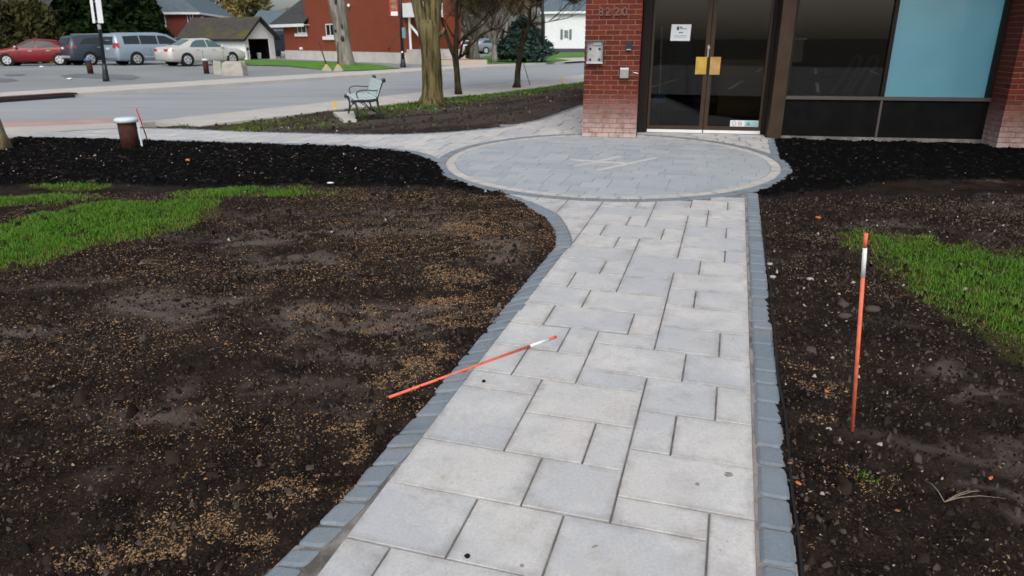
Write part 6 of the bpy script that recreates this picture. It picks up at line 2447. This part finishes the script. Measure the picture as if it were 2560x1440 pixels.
# leaning slender tree before the blue spruce
p = at(1292, 219)
p.z = 0.0
t = thing('tree', 'slender leaning tree on the verge in front of the blue spruce', 'tree', p)
mb = MB()
Y = p.y
lc = lambda px, py, dy=0: atd(px, py, Y + dy) - p
bark(mb, [lc(1291, 221), lc(1293, 205), lc(1294, 180), lc(1298, 150), lc(1304, 120), lc(1313, 90), lc(1323, 62), lc(1325, 35), lc(1328, 5), lc(1332, -30)], [.165, .115, .10, .105, .085, .08, .06, .05, .042, .035], 12, .08)
tips = []
for pts, r in (([(1302, 130), (1303, 105), (1308, 85), (1306, 60), (1300, 30), (1290, 0)], .055), ([(1327, 58), (1340, 42), (1341, 20), (1344, -5)], .035), ([(1324, 60), (1345, 58), (1370, 55), (1395, 48)], .022), ([(1310, 88), (1290, 95), (1270, 82), (1250, 80)], .02), ([(1328, 20), (1345, 5), (1375, -8)], .03), ([(1326, 30), (1310, 12), (1290, -10)], .03)):
    q = [lc(x, y, random.uniform(-.2, .2) * i) for i, (x, y) in enumerate(pts)]
    bark(mb, q, list(np.linspace(r, r * .4, len(q))), 8, .06)
    dd = (q[-1] - q[-2]).normalized()
    for k in range(7):
        i = random.choice((len(q) - 1, len(q) - 2, len(q) - 2))
        branches(mb, q[i], (dd + Vector((random.uniform(-.9, .9), random.uniform(-.9, .9), random.uniform(-.2, .8)))).normalized(), 1.1, r * .4, 2, tips, minr=.004)
for k in range(14):
    a = random.uniform(0, 6.28)
    branches(mb, lc(1330, random.uniform(-25, 10)), Vector((math.cos(a), math.sin(a), .35)), 1.6, .025, 3, tips, minr=.004)
mb.build('trunk', M['bark_dark'], t, True)
twigs(tips, 14, .65, 'twigs', t, 'bud', .006, 4)

# dead trunk in front of the red house
p = at(866, 162)
t = thing('dead_tree', 'bare grey dead tree trunk with hollows standing in front of the big red house', 'tree', p)
mb = MB()
Y = p.y
zs = [-.1, .1, .4, .9, 1.6, 2.4, 3.2, 4.2, 5.4, 6.6]
bark(mb, [(-.02 - .075 * z + .02 * math.sin(z * 3), 0, z) for z in zs], [.62, .54, .48, .46, .47, .47, .50, .52, .50, .42], 20, .06)
mb.build('trunk', M['bark_grey'], t, True)
for dz, dx, w, h in ((3.75, .02, .12, .42), (1.55, .10, .11, .2), (2.0, -.25, .07, .12), (2.25, .18, .05, .2)):
    MB().ball((-.075 * dz + dx, -.44, dz), w, .07, h, 10, 6).build('hollow', M['black'], t, True)
mb = MB()
for dx in (-.4, .35):
    bark(mb, [(-.5 + dx * .3, 0, 6.4), (-.5 + dx, .1, 7.4), (-.6 + dx * 2.2, 0, 8.8)], [.28, .2, .1], 10)
mb.build('broken_limb', M['bark_grey'], t, True)

# pale trunk base at the left edge of the photograph
p = at(2, 374)
t = thing('tree', 'pale lichen stained tree trunk at the left edge beside the sidewalk', 'tree', p)
mb = MB()
zs = np.linspace(-.05, 3.2, 12)
m_l = mat('bark_pale', (0.22, 0.20, 0.16), 0.95, (0.34, 0.25, 0.10), 5, 0.9, 20)
bark(mb, [(-.09 - .07 * z, .05, z) for z in zs], [.15 + .06 * math.exp(-max(0, z) * 5) - .01 * z for z in zs], 18, .12)
tips = []
for k in range(5):
    a = k * 1.25
    branches(mb, (-.32, .05, 3.1), (math.cos(a) * .7, math.sin(a) * .7, 1), 1.6, .07, 3, tips)
mb.build('trunk', m_l, t, True)
twigs(tips, 5, .6, 'twigs', t, 'bud')


# bare trees behind, each its own
def bare_tree(px, py, h, r, label, depth=4, mat_='bark_grey', per=8, budm='bud', z0=0.0, first=.17, n0=10, up=.2, tw=.8, w=.016, lean=0.0):
    p = at(px, py, z0)
    t = thing('bare_tree', label, 'tree', p, 0, 'bare trees on the far side of the road')
    mb = MB()
    bark(mb, [(lean * k, .0, h * first * k / 4) for k in range(5)], [r * (1.25 if k == 0 else 1 - .06 * k) for k in range(5)], 12, .07)
    tips = []
    for k in range(n0):
        a = k * 6.28 / n0 + random.uniform(-.3, .3)
        branches(mb, (lean * 4, 0, h * first * random.uniform(.86, 1.0)), (math.cos(a) * .62, math.sin(a) * .62, random.uniform(.5, 1.2)), h * .24, r * .42, depth - 1, tips, .5, up, 6, .008)
    mb.build('trunk', M[mat_], t, True)
    twigs(tips, per, tw, 'twigs', t, budm, w, 2)
    return t


bare_tree(1186, 152, 9.0, .42, 'thick grey bare tree behind the brick planter', z0=0.0)
bare_tree(1236, 157, 7.5, .22, 'middle sized bare tree left of the leaning white birch', z0=0.0)
bare_tree(1150, 132, 10.0, .3, 'bare tree far behind the slender forked tree', z0=0.0, w=.018)
bare_tree(1215, 128, 11.0, .3, 'tall bare tree far behind beside the grey SUV', z0=0.0, w=.019)
bare_tree(1310, 126, 10.5, .3, 'brown twigged bare tree behind the blue spruce', z0=0.0, budm='bud', per=7, w=.019)
bare_tree(1385, 126, 9.0, .25, 'brown budding tree in front of the white house', z0=0.0, per=8, w=.019, first=.26)
bare_tree(1090, 130, 10.5, .3, 'bare tree far behind the thick olive trunk', z0=0.0, w=.019)
bare_tree(600, 116, 11.0, .42, 'bare tree with heavy limbs behind the mossy garage roof', z0=0.0, first=.18, mat_='bark_dark', w=.019)
bare_tree(742, 112, 13.0, .4, 'bare forked tree behind the gap left of the red house', z0=0.0, first=.22, mat_='bark_dark', w=.019)
bare_tree(658, 112, 13, .35, 'straight dark trunk behind the peak of the garage', z0=0.0, first=.62, mat_='bark_dark', w=.019)
# leaning birch
p = at(1252, 152, 0.0)
t = thing('birch', 'slim leaning white birch trunk left of the blue spruce', 'tree', p)
Y = p.y
lc = lambda px, py: atd(px, py, Y) - p
mb = MB()
bark(mb, [lc(1252, 153), lc(1254, 135), lc(1258, 115), lc(1262, 95), lc(1266, 70), lc(1268, 40), lc(1272, 0)], [.14, .11, .10, .09, .085, .07, .05], 10, .05)
tips = []
for k in range(5):
    branches(mb, lc(1266 + k, 60 - 12 * k), (random.uniform(-1, 1), random.uniform(-1, 1), .6), 1.4, .04, 2, tips)
mb.build('trunk', mat('birch_bark', (0.50, 0.50, 0.49), 0.8, (0.25, 0.24, 0.23), 6), t, True)
twigs(tips, 5, .6, 'twigs', t, 'bud')


# ---- leaf clouds for evergreens and shrubs
def foliage(name, label, cat, base, blobs, n, size, mat_, group=None, stem=None, droop=0.0, kind_name='crown'):
    """many small leaf faces spread through an uneven set of lobes"""
    t = thing(name, label, cat, base, 0, group)
    V = []
    tot = sum(b[3] * b[4] * b[5] for b in blobs)
    P = []
    for (bx, by, bz, rx, ry, rz) in blobs:
        m = max(20, int(n * rx * ry * rz / tot))
        d = rng.normal(size=(m, 3))
        d /= np.linalg.norm(d, axis=1)[:, None]
        rr_ = rng.uniform(.45, 1.0, m) ** .5 * (0.78 + .30 * np.sin(d[:, 0] * 7 + bx) * np.sin(d[:, 2] * 6 + bz) + rng.uniform(-.12, .12, m))
        P.append(np.array((bx, by, bz)) + d * rr_[:, None] * np.array((rx, ry, rz)))
    P = np.concatenate(P)
    m = len(P)
    a = rng.normal(size=(m, 3))
    a[:, 2] = a[:, 2] * .6 - droop
    a /= np.linalg.norm(a, axis=1)[:, None]
    b = np.cross(a, rng.normal(size=(m, 3)))
    b /= np.linalg.norm(b, axis=1)[:, None]
    s = size * rng.uniform(.5, 1.4, m)[:, None]
    V = np.stack([P - a * s, P + b * s * .45, P + a * s, P - b * s * .45], 1).reshape(-1, 3)
    F = (np.arange(m) * 4)[:, None] + np.array((0, 1, 2, 3))[None]
    big_mesh(kind_name, V, F, M[mat_], parent=t)
    if stem:
        mb = MB()
        for q in stem:
            bark(mb, q[0], q[1], 8, .08)
        mb.build('trunk', M['bark_dark'], t, True)
    return t


def conifer(px, Y, h, rad_, label, mat_='conifer', n=9000, size=.3, z0=0.0, group=None, name='evergreen_tree'):
    x = atd(px, 97, Y).x
    bl_ = []
    k = 11
    for i in range(k):
        f = i / k
        r = rad_ * (1 - f) ** .8 + .25
        z = .5 + f * (h - .7)
        for j in range(5):
            an = j * 1.257 + i * .7 + random.uniform(-.3, .3)
            bl_.append((math.cos(an) * r * .52, math.sin(an) * r * .52, z + random.uniform(-.2, .2), r * .58, r * .58, h / k * .85))
    return foliage(name, label, 'tree', (x, Y, z0), bl_, n, size, mat_, group, [([(0, 0, -.3), (0, 0, h * .5), (0, 0, h * .95)], [rad_ * .09, rad_ * .06, .03])], .35)


EG = 'dark evergreens behind the parked cars'
for px, Y, h, r, lab in [(375, 54.0, 7.5, 1.3, 'narrow dark evergreen touching the corner of the hip roofed house'), (170, 53.0, 8.5, 2.6, 'dense dark evergreen right behind the gap of red car and SUV'), (305, 53.5, 9.5, 2.6, 'dense dark evergreen behind the silver minivan'), (135, 54.5, 9.5, 2.6, 'dark evergreen behind the red car and the SUV'), (205, 56, 11.0, 2.9, 'tall dark evergreen behind the dark SUV'), (275, 55, 10.5, 2.8, 'dark evergreen behind the lamp post'), (338, 56.5, 9.0, 2.2, 'dark evergreen at the left corner of the hip roofed house'), (80, 58, 10.0, 2.6, 'dark evergreen at the left behind the brown shrubs')]:
    conifer(px, Y + 14, h * 1.25, r * 1.27, lab, n=12000, size=.36, group=EG)
for px, Y, h, w_, lab in [(20, 51, 3.6, 2.0, 'drooping brown green shrub at the far left behind the red car'), (75, 52, 4.2, 2.0, 'brown green shrub behind the roof of the red car'), (-60, 51, 4.2, 2.2, 'brown shrub at the left edge behind the parking lot')]:
    x = atd(px, 97, Y).x
    bl_ = [(random.uniform(-1, 1) * w_ * .6, random.uniform(-.6, .6), h * random.uniform(.25, .8), w_ * .5, .9, h * .3) for k in range(9)]
    foliage('shrub', lab, 'shrub', (x, Y, 0.1), bl_, 5200, .26, 'shrubbrown', 'brown shrubs behind the lot', [([(.1 * k - .3, 0, -.2), (.25 * k - .6, .1, h * .6)], [.07, .04]) for k in range(5)], .9, 'foliage')
# blue spruce and a low shrub by the planter
p = at(1308, 155)
conifer(1310, p.y, 3.3, 2.1, 'wide blue spruce at the roadside behind the leaning tree', 'spruce', 9000, .20, 0.0, None, 'blue_spruce')
p = at(1176, 150, 0.0)
foliage('shrub', 'low yellow green conical shrub beside the thick grey bare tree', 'shrub', p, [(0, 0, .4, .8, .7, .5), (0, 0, .9, .5, .5, .5), (.1, 0, 1.3, .28, .28, .4)], 1500, .14, 'yellowleaf', None, [([(0, 0, -.1), (0, 0, 1)], [.06, .03])], 0, 'foliage')
# trees in young leaf behind
YL = 'trees in young leaf behind the houses'
for px, Y, h, w_, m_, lab in [(628, 112, 11.0, 4.0, 'yellowleaf', 'yellow green tree in young leaf behind the garage'), (585, 116, 11.0, 4.6, 'yellowleaf', 'yellow green tree right of the hip roof'), (664, 120, 7.0, 2.2, 'spruce', 'dull green tree far behind the gap beside the red house'), (1452, 120, 9, 4.0, 'yellowleaf', 'yellow green tree behind the white house')]:
    x = atd(px, 97, Y).x
    bl_ = [(random.uniform(-1, 1) * w_ * .7, random.uniform(-1, 1) * w_ * .5, h * random.uniform(.45, .95), w_ * .42, w_ * .4, h * .14) for k in range(12)]
    foliage('leafy_tree', lab, 'tree', (x, Y, 0), bl_, 2600, .30, m_, YL, [([(0, 0, -.3), (0, 0, h * .7)], [.25, .1])])
# far-off wood closing the view along the street
V = []
xs_ = rng.uniform(-110, 140, 26000)
ys_ = 175 + rng.uniform(-12, 12, 26000) - np.abs(xs_) * .1
zs_ = rng.random(26000) ** 1.3 * (3.0 + 4.5 * fbm(xs_, ys_ * 0, .12, 3, 2))
a = rng.normal(size=(26000, 3)) * .55
b = rng.normal(size=(26000, 3)) * .55
Pn = np.stack([xs_, ys_, zs_], 1)
V = np.stack([Pn - a, Pn + b, Pn + a, Pn - b], 1).reshape(-1, 3)
big_mesh('far_wood', V, (np.arange(26000) * 4)[:, None] + np.array((0, 1, 2, 3))[None], M['wood_far'])
